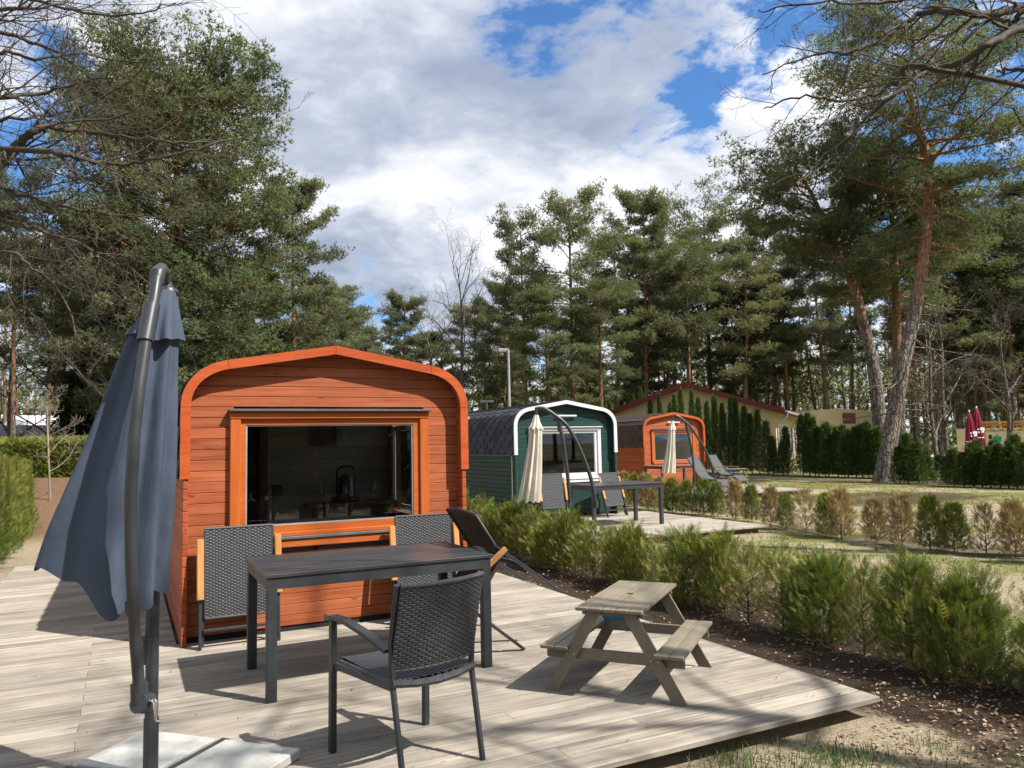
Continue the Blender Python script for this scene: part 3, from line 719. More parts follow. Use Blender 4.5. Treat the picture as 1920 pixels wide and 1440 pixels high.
# local: faces +y
def ch_leg(a, b): MB().beam(a, b, 0.032, 0.032, (0, 1, 0), 0.003).build('leg', 'anthracite', ch)
ch_leg((-cw, 0.235, 0), (-cw, 0.225, 0.635)); ch_leg((cw, 0.235, 0), (cw, 0.225, 0.635))
for s in (-1, 1):
    MB().tube([(s*cw*0.80, -0.335, 0), (s*cw*0.81, -0.25, 0.42), (s*cw*0.84, -0.255, 0.60), (s*cw*0.865, -0.325, 0.865)], 0.016, 6).build('leg', 'anthracite', ch)
    arm = [(s*cw, 0.275, 0.632), (s*cw*1.01, 0.225, 0.650), (s*cw*1.01, 0.10, 0.652), (s*cw*0.96, -0.06, 0.622), (s*cw*0.865, -0.235, 0.565)]
    m = MB()
    for a, b in zip(arm, arm[1:]):
        d = (Vector(b)-Vector(a)).normalized()*0.004
        m.beam(Vector(a)-d, Vector(b)+d, 0.046, 0.018)
    m.build('armrest', 'anthracite', ch)
    MB().beam((s*cw*0.97, 0.22, 0.415), (s*cw*0.82, -0.25, 0.405), 0.022, 0.03).build('side_rail', 'anthracite', ch)
MB().beam((-cw+0.02, 0.222, 0.405), (cw-0.02, 0.222, 0.405), 0.022, 0.04).build('front_rail', 'anthracite', ch)
# back panel, bowed away from the sitter
tilt = math.atan2(0.085, 0.36)
mt = Matrix.Translation((-cw*0.85, -0.255, 0.475)) @ Matrix.Rotation(tilt, 4, 'X')
weave_obj('backrest', cw*1.70, 0.395, ch, mt, bend=-0.03, pr=0.0112, pc=0.019)
tp = [mt @ Vector((cw*1.70*t, -0.03*4*t*(1-t)+0.004, 0.398)) for t in np.linspace(0, 1, 9)]
wrap_bar(ch, tp, 0.013, 'back_top_rail', turns=34)
bt = [mt @ Vector((cw*1.70*t, -0.03*4*t*(1-t)+0.004, 0.0)) for t in np.linspace(0, 1, 9)]
wrap_bar(ch, bt, 0.008, 'back_bottom_rail', turns=34)
ms = Matrix.Translation((-cw*0.84, -0.25, 0.432)) @ Matrix.Rotation(R(-88), 4, 'X')
weave_obj('seat', cw*1.68, 0.475, ch, ms, bend=0.012, pr=0.0115, pc=0.019)
wrap_bar(ch, [(-cw*0.84, -0.262, 0.422), (-cw*.42, -0.285, 0.408), (0, -0.292, 0.402), (cw*.42, -0.285, 0.408), (cw*0.84, -0.262, 0.422)], 0.019, 'seat_rear_rail', turns=38)
wrap_bar(ch, [(-cw*0.84, -0.25, 0.424), (-cw*0.88, 0.21, 0.428)], 0.013, 'seat_side_rail', turns=30)
wrap_bar(ch, [(cw*0.84, -0.25, 0.424), (cw*0.88, 0.21, 0.428)], 0.013, 'seat_side_rail', turns=30)
# folded recliners leaning on the cabins: upright panel, armrests, legs below
def make_recliner(label, loc, rz=0.0, lean=6.0, mat='wicker', group=None, pr=0.0118, pc=0.022):
    t = thing('folding_recliner', label, 'recliner', loc, rz, group)
    T = Matrix.Rotation(R(-lean), 4, 'X')
    weave_obj('backrest', 0.50, 0.66, t, T @ Matrix.Translation((0.035, 0, 0.225)), 0.0, mat, pr=pr, pc=pc)
    P_ = lambda x, y, z: T @ Vector((x, y, z))
    wrap_bar(t, [P_(0.035, .005, 0.225), P_(0.035, .005, 0.88)], 0.011, 'side_rail', mat, 44)
    wrap_bar(t, [P_(0.535, .005, 0.225), P_(0.535, .005, 0.88)], 0.011, 'side_rail', mat, 44)
    wrap_bar(t, [P_(0.035, .005, 0.885), P_(0.535, .005, 0.885)], 0.012, 'top_rail', mat, 36)
    wrap_bar(t, [P_(0.035, .005, 0.222), P_(0.535, .005, 0.222)], 0.012, 'bottom_rail', mat, 36)
    for x in (0.0, 0.57):
        MB().beam(P_(x, -0.03, 0.36), P_(x, -0.012, 0.81), 0.05, 0.026, (0, 1, 0), 0.006).build('armrest', 'arm_wood', t)
        MB().beam(P_(x, 0.0, 0.0), P_(x, 0.004, 0.43), 0.02, 0.036, (0, 1, 0), 0.004).build('leg', 'anthracite', t)
        MB().beam(P_(x+(0.018 if x < .3 else -0.018), 0.03, 0.02), P_(x+(0.018 if x < .3 else -0.018), 0.03, 0.6), 0.02, 0.03, (0, 1, 0), 0.003).build('leg', 'anthracite', t)
    MB().beam(P_(0.02, 0.0, 0.135), P_(0.55, 0.0, 0.135), 0.02, 0.034, (0, 1, 0), 0.003).build('cross_bar', 'anthracite', t)
    return t
make_recliner('folded wicker recliner leaning on the orange wall under the window corner, left of the table', (0.515, 6.265, 0))
make_recliner('folded wicker recliner with wooden armrests leaning on the orange wall behind the dining table', (2.02, 6.265, 0), R(-2))
make_recliner('grey recliner leaning on the green cabin, half hidden by the cream parasol', (D2X+0.45, D2Y-0.25, 0.0), 0, 10, pr=.03, pc=.055)
make_recliner('grey recliner with wooden armrests tilted beside the black table on the second deck', (D2X+1.75, D2Y-0.55, 0.0), R(14), 16, pr=.03, pc=.055)
# half folded brown recliner standing at the end of the table
YR = 5.05
fr = thing('folding_recliner', 'dark brown wicker recliner half folded at the end of the dining table', 'recliner', (2.45, YR, 0.0))
def L_(px, py, dy=0.0):
    p = at_y(px, py, YR); return Vector((p[0]-2.45, dy, p[2]))
def brown_panel(a, b, wd=0.52):
    """panel with its edge from a to b in the x-z plane, running away along +y"""
    d = (b-a); H = d.length; d.normalize(); n_ = Vector((0, 1, 0)).cross(d)
    mt_ = Matrix(((0, n_.x, d.x, a.x), (1, 0, 0, a.y+0.02), (0, n_.z, d.z, a.z), (0, 0, 0, 1)))
    return mt_, H
T2, B2 = L_(893, 966), L_(940, 1040)
m1, H1 = brown_panel(B2, T2)
weave_obj('backrest', 0.52, H1, fr, m1, 0.03, 'wicker_brown', pr=0.013, pc=0.024)
for yy in (0.015, 0.545): wrap_bar(fr, [B2+Vector((0, yy, 0)), T2+Vector((0, yy, 0))], 0.014, 'side_rail', 'wicker_brown', 34)
wrap_bar(fr, [T2+Vector((0, 0.015, 0)), T2+Vector((-.012, 0.28, 0.02)), T2+Vector((0, 0.545, 0))], 0.018, 'top_rail', 'wicker_brown', 34)
S1, S2 = L_(943, 1046), L_(872, 1172)
m2, H2 = brown_panel(S2, S1)
weave_obj('seat', 0.52, H2, fr, m2, 0.0, 'wicker_brown', pr=0.013, pc=0.024)
for yy in (0.015, 0.545): wrap_bar(fr, [S2+Vector((0, yy, 0)), S1+Vector((0, yy, 0))], 0.014, 'side_rail', 'wicker_brown', 38)
for yy in (-0.012, 0.572):
    o_ = Vector((0, yy, 0))
    MB().beam(L_(925, 1022)+o_, L_(1045, 1106)+o_, 0.02, 0.042, (0, 1, 0), 0.003).build('leg', 'anthracite', fr)
    bfoot = L_(980, 1222); bfoot.z = 0.008
    MB().beam(L_(868, 1132)+o_*1.6, bfoot+o_*1.6, 0.02, 0.042, (0, 1, 0), 0.003).build('leg', 'anthracite', fr)
    MB().beam(L_(944, 1027)+o_*3.2, L_(884, 1086)+o_*3.2, 0.042, 0.028, (0, 1, 0), 0.006).build('armrest', 'arm_wood', fr)
MB().beam(L_(975, 1057)+Vector((0, 0, 0)), L_(975, 1057)+Vector((0, 0.56, 0)), 0.02, 0.02).build('cross_bar', 'anthracite', fr)

# ================================================================== KIDS PICNIC TABLE
def make_picnic(label, loc, rz, zs=1.0):
    t = thing('picnic_table', label, 'picnic table', loc, rz)
    L = 0.93; H = 0.515; bh = 0.28
    n = 5; wd = 0.405/n
    for k in range(n):
        y = -0.2025+k*wd
        MB().box(-L/2, L/2, y+0.002, y+wd-0.002, H-0.02, H, 0.003).build('top_board', 'picnic', t)
    MB().lathe([(0.018, 0), (0.02, 0.003), (0.012, 0.004)], 12, (0.02, 0, H-0.001)).build('parasol_hole', 'black', t)
    for s in (-1, 1):
        for k in range(2):
            y0 = s*0.43-(s+1)*0.0875+k*0.0875
            MB().box(-L/2, L/2, y0+0.002, y0+0.0855, bh-0.02, bh, 0.003).build('bench_board', 'picnic', t)
    for x in (-0.375, 0.375):
        sx_ = 1 if x > 0 else -1
        MB().box(x-0.011, x+0.011, -0.185, 0.185, H-0.055, H-0.0205, 0.002).build('top_batten', 'picnic', t)
        MB().box(x-0.011, x+0.011, -0.415, 0.415, bh-0.085, bh-0.0205, 0.002).build('bench_beam', 'picnic', t)
        for s in (-1, 1):
            y1, y0 = s*0.10, s*0.385; h = 0.036
            poly = [(y0-h*1.15, 0.0), (y0+h*1.15, 0.0), (y1+h*1.15, H-0.0215), (y1-h*1.15, H-0.0215)]
            MB().prism(poly, x+sx_*0.0115, x+sx_*0.032, 'x').build('leg', 'picnic_z', t)
            bolts = MB()
            for q in (-0.02, 0.025):
                yb = y0+(y1-y0)*(bh-0.05)/(H-0.02)+q
                bolts.tube([(x+sx_*0.0322, yb, bh-0.052), (x+sx_*0.036, yb, bh-0.052)], 0.006, 8)
            bolts.build('bolt', 'zinc', t)
    # blue tub hung under the top
    tub = MB(); a = (-0.30, 0.26, -0.11, 0.11); b = (-0.27, 0.23, -0.085, 0.085)
    tub.add([(a[0], a[2], H-0.022), (a[1], a[2], H-0.022), (a[1], a[3], H-0.022), (a[0], a[3], H-0.022), (b[0], b[2], H-0.11), (b[1], b[2], H-0.11), (b[1], b[3], H-0.11), (b[0], b[3], H-0.11)],
            [(0, 1, 5, 4), (1, 2, 6, 5), (2, 3, 7, 6), (3, 0, 4, 7), (4, 5, 6, 7), (3, 2, 1, 0)]).build('tub', 'blue_tub', t)
    return t
make_picnic('small grey brown kids picnic table with two benches on the large near deck', (2.862, 4.10, 0.0), R(39.3))
make_picnic('small kids picnic table with a blue tub beside the grey loungers', tuple(float(q) for q in at_z(1372, 879, 0.53)[:2])+(0.02,), R(-30))

# ================================================================== PARASOLS
def canopy_mesh(name, rings, mat, parent, nfold=8, seed=0, npts=96):
    """rings: (z, cx, cy, rx, ry, fold depth, ripple) -> folded closed cloth"""
    rnd = random.Random(seed); V = []; th = np.linspace(0, 2*np.pi, npts, endpoint=False)
    ph = rnd.random()*6.28
    for (z, cx, cy, rx, ry, fd, hem) in rings:
        wv = 1-fd*(0.5+0.5*np.cos(nfold*th+ph+0.5*np.sin(2*th)))**1.4
        x = cx+rx*np.cos(th)*wv; y = cy+ry*np.sin(th)*wv
        V.append(np.stack([x, y, z+hem*np.cos(nfold*th+ph+0.6)+hem*0.6*np.sin(3*th+1)], -1))
    n = len(rings); V = np.concatenate(V); i = np.arange(n-1)[:, None]*npts; k = np.arange(npts)[None]
    Fq = np.stack([i+k, i+(k+1) % npts, i+npts+(k+1) % npts, i+npts+k], -1).reshape(-1, 4)
    me = npmesh(name, V, Fq, mat, smooth=True); o = link(name, me, parent)
    md = o.modifiers.new('thick', 'SOLIDIFY'); md.thickness = 0.003; return o
u1 = thing('cantilever_parasol', 'closed blue grey cantilever parasol on concrete slabs beside the dining table', 'parasol', (0.12, 3.87, 0.0))
B0 = Vector((0.12, 3.87, 0.0))
def U(px, py, D): return Vector(at_d(px, py, D))-B0
MB().tube([(0, 0, 0.05), (0, 0, 2.07)], 0.0275, 16).build('mast', 'anthracite', u1, True)
armp = [U(262, 1300, 3.38), U(252, 1180, 3.34), U(246, 1050, 3.24), U(245, 930, 3.21), U(252, 810, 3.22), U(262, 720, 3.26), U(276, 625, 3.32), U(289, 560, 3.38), U(295, 520, 3.42)]
MB().tube(armp, 0.0245, 16).build('arm', 'anthracite', u1, True)
MB().tube([U(272, 640, 3.31), U(285, 572, 3.37)], 0.035, 16).build('sliding_sleeve', 'anthracite', u1, True)
MB().tube([U(250, 1150, 3.328), U(249, 1128, 3.318)], 0.0305, 16).build('arm_joint', 'anthracite', u1, True)
cr = MB().tube([U(261, 1282, 3.385), U(262, 1315, 3.39)], 0.036, 14).tube([U(258, 1318, 3.36), U(280, 1318, 3.42)], 0.043, 16)
cr.build('winch_housing', 'anthracite', u1, True)
crank = MB().tube([U(284, 1313, 3.36), U(290, 1315, 3.34), U(291, 1316, 3.335), U(292, 1345, 3.33), U(293, 1352, 3.33), U(302, 1353, 3.33)], [0.011, 0.011, 0.01, 0.006, 0.006, 0.0075], 8).build('crank', 'chrome', u1, True)
el = MB().tube([U(294, 532, 3.425), U(296, 512, 3.43), U(303, 505, 3.46), U(310, 511, 3.50), U(313, 530, 3.52)], [0.033, 0.035, 0.031, 0.022, 0.018], 12).build('top_elbow', 'anthracite', u1, True)
MB().tube([U(287, 585, 3.43), U(300, 592, 3.47)], 0.024, 10).tube([U(300, 590, 3.40), U(304, 590, 3.47)], 0.028, 12).build('pivot_knob', 'black', u1, True)
ct = U(315, 540, 3.53)     # canopy top
MB().lathe([(0.008, 0.03), (0.018, 0.03), (0.022, 0.005), (0.042, -0.005), (0.047, -0.02)], 14, tuple(ct)).build('finial', 'anthracite', u1, True)
cb = U(277, 1245, 3.50)
MB().tube([tuple(ct), tuple(cb+Vector((0, 0, 0.1)))], 0.016, 10).build('canopy_pole', 'anthracite', u1, True)
MB().tube([tuple(cb+Vector((0, 0, 0.12))), tuple(cb+Vector((0, 0, 0.11))), tuple(cb)], [0.03, 0.026, 0.02], 10).build('pole_cap', 'anthracite', u1, True)
# folded cloth: pulled out to one side
def pxring(y, xl, xr, D, depth, fd, hem, n_=1):
    a = Vector(at_d(xl, y, D))-B0; b = Vector(at_d(xr, y, D))-B0; return y, a, b, depth, fd, hem
def cloth_between(rings, name, seed, nf, npts=128, mat='grey_canopy'):
    """each ring an oval between two image-side points, folded"""
    rnd = np.random.RandomState(seed); V = []; th = np.linspace(0, 2*np.pi, npts, endpoint=False)
    for i, (_, a, b, depth, fd, hem) in enumerate(rings):
        c = (a+b)/2; ax = (b-a)/2; dv = Vector((math.sin(YAW), math.cos(YAW), 0))*depth
        sft = 0.35*math.sin(i*0.5)
        wv = 1-fd*(0.5+0.5*np.cos(nf*th+0.9+sft+0.7*np.sin(2*th+1)))
        cs = np.cos(th); cs = np.sign(cs)*np.abs(cs)**0.85
        P3 = np.array(c)[None]+np.array(ax)[None]*(cs*(0.45+0.55*wv))[:, None]+np.array(dv)[None]*(np.sin(th)*wv)[:, None]
        sl_ = 0.5+0.5*cs; front = 0.5-0.5*np.sin(th)
        P3[:, 2] += hem*(0.09*(1-sl_)**2-0.13*np.exp(-((sl_-0.72)/0.22)**2)*front-0.06*np.exp(-((sl_-0.95)/0.15)**2)*front-0.03*np.sin(9*th)*0.6)
        V.append(P3)
    n = len(rings); V = np.concatenate(V); i = np.arange(n-1)[:, None]*npts; k = np.arange(npts)[None]
    Fq = np.stack([i+k, i+(k+1) % npts, i+npts+(k+1) % npts, i+npts+k], -1).reshape(-1, 4)
    o = link(name, npmesh(name, V, Fq, mat, smooth=True), u1)
    md = o.modifiers.new('smooth', 'SUBSURF'); md.levels = md.render_levels = 1
    return o
DC = 3.46
rg = []
for y, xl, xr, dep, fd, hem in ((556, 300, 332, .05, .12, 0), (600, 268, 336, .07, .2, 0), (640, 238, 333, .09, .26, 0), (700, 216, 331, .11, .30, 0), (780, 186, 330, .13, .32, 0), (860, 152, 329, .145, .32, 0), (940, 117, 324, .15, .32, 0.25), (1000, 91, 319, .155, .32, 0.5), (1050, 74, 315, .155, .33, 0.75), (1092, 62, 313, .155, .35, 1.0)):
    rg.append(pxring(y, xl, xr, DC, dep, fd, hem))
cloth_between(rg, 'canopy', 3, 7)
rg = []
for y, xl, xr, dep, fd, hem in ((546, 305, 326, .05, .05, 0), (570, 290, 332, .07, .12, 0), (600, 262, 337, .10, .22, 0), (622, 246, 341, .125, .30, 0.05), (634, 240, 344, .14, .34, 0.15)):
    rg.append(pxring(y, xl, xr, DC-0.01, dep, fd, hem))
cloth_between(rg, 'vent_flap', 4, 6)
# hem of the cloth on the near side right of the arm
# concrete slabs round the mast foot
for k in range(4):
    sl = thing('concrete_slab', ['pale concrete slab behind the parasol mast foot', 'pale concrete slab beside the parasol mast foot, nearest the wicker armchair', 'concrete weight slab in front of the parasol mast foot', 'concrete weight slab on the far side of the mast from the armchair'][k], 'concrete slab', (0.12, 3.87, 0.0), R([45, -45, -135, 135][k]), 'parasol weight slabs')
    m = MB().box(0.03, 0.46, 0.03, 0.46, 0.0, 0.048, 0.006); m.build('slab', 'concrete', sl)
cross = MB().beam((-0.5, 0, 0.02), (0.5, 0, 0.02), 0.045, 0.03).beam((0, -0.5, 0.0202), (0, 0.5, 0.0202), 0.045, 0.029)
cr_o = cross.build('cross_base', 'anthracite', u1); cr_o.rotation_euler = (0, 0, R(45))
MB().tube([(0, 0, 0.03), (0, 0, 0.30)], 0.032, 14).build('mast_socket', 'anthracite', u1, True)

def cream_parasol(label, base, D, apx, mpx, canopy, s):
    """apx: arm pixels, mpx: mast pixels, canopy: (y, xl, xr) pixels, all at forward distance D"""
    u = thing('cantilever_parasol', label, 'parasol', base); b0 = Vector(base)
    q = lambda x, y, dd=0: Vector(at_d(x, y, D+dd))-b0
    mp = [q(*p) for p in mpx]; mp.append(Vector((0, 0, 0.0)))
    def smooth_pts(p):
        out = []
        for i in range(len(p)-1):
            p0, p1, p2, p3 = p[max(i-1, 0)], p[i], p[i+1], p[min(i+2, len(p)-1)]
            for t in (0, .25, .5, .75): out.append(0.5*((2*p1)+(p2-p0)*t+(2*p0-5*p1+4*p2-p3)*t*t+(3*p1-p0-3*p2+p3)*t**3))
        return out+[p[-1]]
    MB().tube(smooth_pts(mp), 0.031, 10).build('mast', 'anthracite', u, True)
    MB().tube(smooth_pts([q(*p) for p in apx]), 0.031, 10).build('arm', 'anthracite', u, True)
    k = len(apx)-1
    e = q(*apx[-1]); MB().tube([e+Vector((0, 0, 0.05)), e+Vector((0, 0, -0.06))], 0.045, 10).build('winch_housing', 'anthracite', u, True)
    j = mp[0]; MB().tube([j+Vector((0, 0, 0.04)), j+Vector((0, 0, -0.12))], [0.045, 0.032], 10).build('pivot', 'anthracite', u, True)
    h0 = q(*apx[0]); MB().tube([h0+Vector((0, 0, .02)), h0+Vector((-0.01, 0, -0.09))], 0.028, 10).build('top_elbow', 'anthracite', u, True)
    rings = []; dv = Vector((math.sin(YAW), math.cos(YAW), 0))
    npts = 80; th = np.linspace(0, 2*np.pi, npts, endpoint=False)
    def ringset(lst, name, nf, ph):
        V = []
        for i, (y, xl, xr, fd) in enumerate(lst):
            a, b = q(xl, y), q(xr, y); c = (a+b)/2; rx = (b-a)/2; r_ = rx.length
            wv = 1-fd*(0.5+0.5*np.cos(nf*th+ph+0.4*np.sin(3*th)))
            P3 = np.array(c)[None]+np.array(rx)[None]*(np.cos(th)*wv)[:, None]+np.array(dv*r_*0.8)[None]*(np.sin(th)*wv)[:, None]
            if i == len(lst)-1: P3[:, 2] += 0.02*np.cos(nf*th+ph)
            V.append(P3)
        n = len(lst); V = np.concatenate(V); i = np.arange(n-1)[:, None]*npts; kk = np.arange(npts)[None]
        Fq = np.stack([i+kk, i+(kk+1) % npts, i+npts+(kk+1) % npts, i+npts+kk], -1).reshape(-1, 4)
        link(name, npmesh(name, V, Fq, 'cream_canopy', smooth=True), u)
    ringset(canopy[0], 'vent_flap', 8, 0.3); ringset(canopy[1], 'canopy', 9, 0.9)
    MB().box(-.4, .4, -.4, .4, 0.0, 0.045, .006).build('weight_slab', 'concrete', u)
    return u
c2 = ([(778, 1001, 1010, .1), (790, 997, 1013, .2), (803, 989, 1020, .35)], [(790, 998, 1013, .2), (806, 993, 1017, .4), (840, 989, 1017, .45), (880, 982, 1017, .45), (915, 975, 1016, .45), (940, 969, 1014, .5)])
cream_parasol('closed cream parasol hanging from a curved black arm before the green cabin', (6.47, 10.78, 0.0), 12.45,
              [(1006, 766), (1020, 766), (1040, 778), (1062, 797), (1082, 830), (1098, 868), (1110, 905), (1117, 945)], [(1049, 795), (1056, 830), (1063, 880), (1068, 930), (1071, 965)], c2, 1)
c3 = ([(789, 1258, 1263, .1), (796, 1256, 1265, .2), (805, 1252, 1268, .35)], [(797, 1257, 1265, .2), (808, 1253, 1266, .4), (830, 1251, 1266, .45), (855, 1247, 1267, .45), (886, 1240, 1267, .5)])
cream_parasol('closed cream parasol hanging from a curved black arm before the far orange cabin', (13.73, 16.5, 0.02), 20.8,
              [(1261, 780), (1268, 779), (1282, 788), (1294, 800), (1308, 820), (1322, 843), (1332, 866), (1337, 882)], [(1287, 797), (1292, 820), (1298, 850), (1301, 880), (1302, 905)], c3, 1)

# grey sling loungers on the third deck
def make_lounger(label, loc, rz, group=None):
    t = thing('sun_lounger', label, 'lounger', loc, rz, group)
    m = MB()
    prof = [(-0.62, 0.98), (-0.45, 0.72), (-0.28, 0.48), (-0.05, 0.36), (0.28, 0.36), (0.52, 0.20)]
    for (a, b) in zip(prof, prof[1:]):
        m.add([(a[0], -0.27, a[1]), (b[0], -0.27, b[1]), (b[0], 0.27, b[1]), (a[0], 0.27, a[1]), (a[0], -0.27, a[1]-0.012), (b[0], -0.27, b[1]-0.012), (b[0], 0.27, b[1]-0.012), (a[0], 0.27, a[1]-0.012)],
              [(0, 1, 2, 3), (7, 6, 5, 4), (0, 4, 5, 1), (3, 2, 6, 7)])
    m.build('sling', 'grey_sling', t)
    for y in (-0.285, 0.285):
        MB().tube([(-0.62, y, 0.98), (-0.28, y, 0.48), (0.55, y, 0.0)], 0.016, 6).build('rail', 'anthracite', t)
        MB().tube([(-0.72, y*1.05, 0.0), (-0.1, y*1.05, 0.38), (0.3, y*1.05, 0.37)], 0.016, 6).build('leg', 'anthracite', t)
        MB().beam((-0.4, y*1.1, 0.62), (0.12, y*1.1, 0.60), 0.045, 0.022).build('armrest', 'arm_wood', t)
    return t
def lounger_at(px, py, rz, label):
    p = at_z(px, py, 1.0); a = R(rz); make_lounger(label, (float(p[0])+0.62*math.cos(a), float(p[1])+0.62*math.sin(a), 0.02), a)
lounger_at(1298, 857, -72, 'grey sling lounger behind the mast of the far cream parasol')
lounger_at(1333, 853, -72, 'grey sling lounger standing next to the far kids picnic table')

# ================================================================== PLANTS
RS = np.random.RandomState
def nrm(a): return a/np.maximum(np.linalg.norm(a, axis=-1, keepdims=True), 1e-9)
def needles_from(tips, dirs, rs, k=7, ln=0.17, wd=0.024, spread=0.85, tint=None):
    """tufts of needles at tips: k narrow triangles each"""
    n = len(tips); d = nrm(dirs[:, None, :]+rs.normal(0, spread, (n, k, 3))); L = ln*rs.uniform(0.65, 1.25, (n, k, 1))
    side = nrm(np.cross(d, rs.normal(0, 1, (n, k, 3)))); w_ = wd*rs.uniform(0.7, 1.3, (n, k, 1))
    p = tips[:, None, :]-d*L*0.12
    V = np.stack([p-side*w_/2, p+side*w_/2, p+d*L], 2).reshape(-1, 3)
    Fq = np.arange(len(V)).reshape(-1, 3)
    tt = (rs.uniform(0, 1, n) if tint is None else tint)
    tt = np.repeat(tt, k*3)+rs.normal(0, 0.08, len(V)); return V, Fq, np.clip(tt, 0, 1)
class Tubes:
    """many tapered tubes in one numpy mesh"""
    def __init__(s): s.V = []; s.F = []; s.n = 0
    def add(s, pts, rad, sides=5):
        pts = np.asarray(pts, float); rad = np.asarray(rad, float); m = len(pts)
        d = np.gradient(pts, axis=0); d = nrm(d); ref = np.array([0.0, 0, 1]) if abs(d[0, 2]) < 0.9 else np.array([1.0, 0, 0])
        x = nrm(np.cross(d, ref)); y = np.cross(d, x); a = np.arange(sides)*2*np.pi/sides
        V = pts[:, None]+rad[:, None, None]*(np.cos(a)[None, :, None]*x[:, None]+np.sin(a)[None, :, None]*y[:, None])
        i = np.arange(m-1)[:, None]*sides; k = np.arange(sides)[None]
        Fq = np.stack([i+k, i+(k+1) % sides, i+sides+(k+1) % sides, i+sides+k], -1).reshape(-1, 4)
        s.V.append(V.reshape(-1, 3)); s.F.append(Fq+s.n); s.n += m*sides
    def mesh(s, name, mat): return npmesh(name, np.concatenate(s.V), np.concatenate(s.F), mat, smooth=True)
def spline(pts, n):
    pts = np.asarray(pts, float); t = np.linspace(0, len(pts)-1, n); out = []
    for q in t:
        i = min(int(q), len(pts)-2); f = q-i
        p0, p1, p2, p3 = pts[max(i-1, 0)], pts[i], pts[i+1], pts[min(i+2, len(pts)-1)]
        out.append(0.5*((2*p1)+(p2-p0)*f+(2*p0-5*p1+4*p2-p3)*f*f+(3*p1-p0-3*p2+p3)*f**3))
    return np.array(out)
def pine_meshes(name, seed, H, r0, trunk=None, t0=0.4, nb=46, Lmax=3.0, shape='round', twig=5, tuft=4, up=0.35, ln=0.19, wd=0.026, dead=8, mat='needles', bmat='pine_bark', k=7, pad=0.30, gap=0.0, tintbias=0.0, sub=7, f0=0.30, shell=0):
    rs = RS(seed)
    if trunk is None:
        bx, by = rs.normal(0, 0.25, 2); trunk = [(0, 0, 0), (bx*0.3, by*0.3, H*0.3), (bx, by, H*0.65), (bx*1.2, by*1.2, H)]
    tp = spline(trunk, 24); zt = np.linspace(0, 1, 24)
    rad = r0*(1-zt)**0.75*0.86+0.02; rad[0] = r0*1.25; rad[1] = r0*1.02
    T = Tubes(); T.add(tp, rad, 10)
    def on(t):
        f = t*23; i = min(int(f), 22); return tp[i]+(tp[i+1]-tp[i])*(f-i)
    tips = []; dirs = []; tn = []
    for b in range(nb):
        t = t0+(0.985-t0)*((b+rs.uniform(0, 1))/nb)
        u = (t-t0)/(1-t0)
        if shape == 'round': prof = math.sqrt(max(0.04, 1-(2*u*0.92-0.72)**2/1.35))*0.95
        elif shape == 'dome': prof = math.sqrt(max(0.05, 1-((u-0.60)/0.64)**2))*(0.92 if u > .3 else 0.98)
        elif shape == 'cone': prof = max(0.10, (1-u)**0.8)
        elif shape == 'umbrella': prof = (0.55+0.45*math.sin(min(1, u*1.25)*math.pi/1.6))*(1 if u < 0.88 else (1-u)/0.12*0.5+0.5)
        else: prof = 0.9*(1-u**2.2)+0.12
        L = Lmax*prof*rs.uniform(0.6, 1.12)
        az = b*2.399+rs.uniform(-0.5, 0.5)
        el = up*(0.2+1.3*u)+rs.uniform(-0.25, 0.25)
        d0 = np.array([math.cos(az)*math.cos(el), math.sin(az)*math.cos(el), math.sin(el)])
        p0 = on(t); pts = [p0]; d = d0.copy(); ns = 6
        for i in range(ns):
            d = nrm(d+np.array([0, 0, 0.09 if i > 2 else -0.05])+rs.normal(0, 0.11, 3)); pts.append(pts[-1]+d*L/ns)
        pts = np.array(pts); br = max(0.018, rad[min(int(t*23), 23)]*0.42)
        T.add(pts, np.linspace(br, 0.012, ns+1), 5)
        if rs.uniform() < gap: continue
        bt = rs.uniform(0.15, 0.85)+tintbias
        for s_ in range(sub):
            f = f0+(1-f0)*(s_+rs.uniform(0, 1))/sub; q = f*ns; i = min(int(q), ns-1)
            pb = pts[i]+(pts[i+1]-pts[i])*(q-i); dd = nrm(pts[i+1]-pts[i])
            sl = L*(0.14+0.24*(1-abs(f-0.65)))*rs.uniform(0.6, 1.2)+0.15
            sdv = nrm(np.cross(dd, [0, 0, 1.0]))*(1 if s_ % 2 else -1)
            sd2 = nrm(dd*0.65+sdv*rs.uniform(0.3, 1.0)+np.array([0, 0, rs.uniform(0.0, 0.45)]))
            pe = pb+sd2*sl
            T.add(np.array([pb, (pb+pe)/2+rs.normal(0, 0.03, 3), pe]), [0.014, 0.01, 0.006], 3)
            for w_ in range(twig):
                g = rs.uniform(0.2, 1.08); c = pb+(pe-pb)*g+np.clip(rs.normal(0, 1, 3), -1.6, 1.6)*np.array([pad, pad, pad*0.5])*0.5
                m_ = tuft
                of = nrm(rs.normal(0, 1, (m_, 3)))*(rs.uniform(0, 1, (m_, 1))**0.45)*np.array([pad, pad, pad*0.68])*rs.uniform(0.8, 1.15)
                tips.append(c+of); dirs.append(nrm(of/pad*0.9+sd2*0.25+np.array([0, 0, 0.35])+rs.normal(0, 0.2, (m_, 3))))
                tn.append(np.clip(bt+rs.normal(0, 0.12)+0.22*of[:, 2]/pad+rs.normal(0, 0.10, m_), 0, 1))
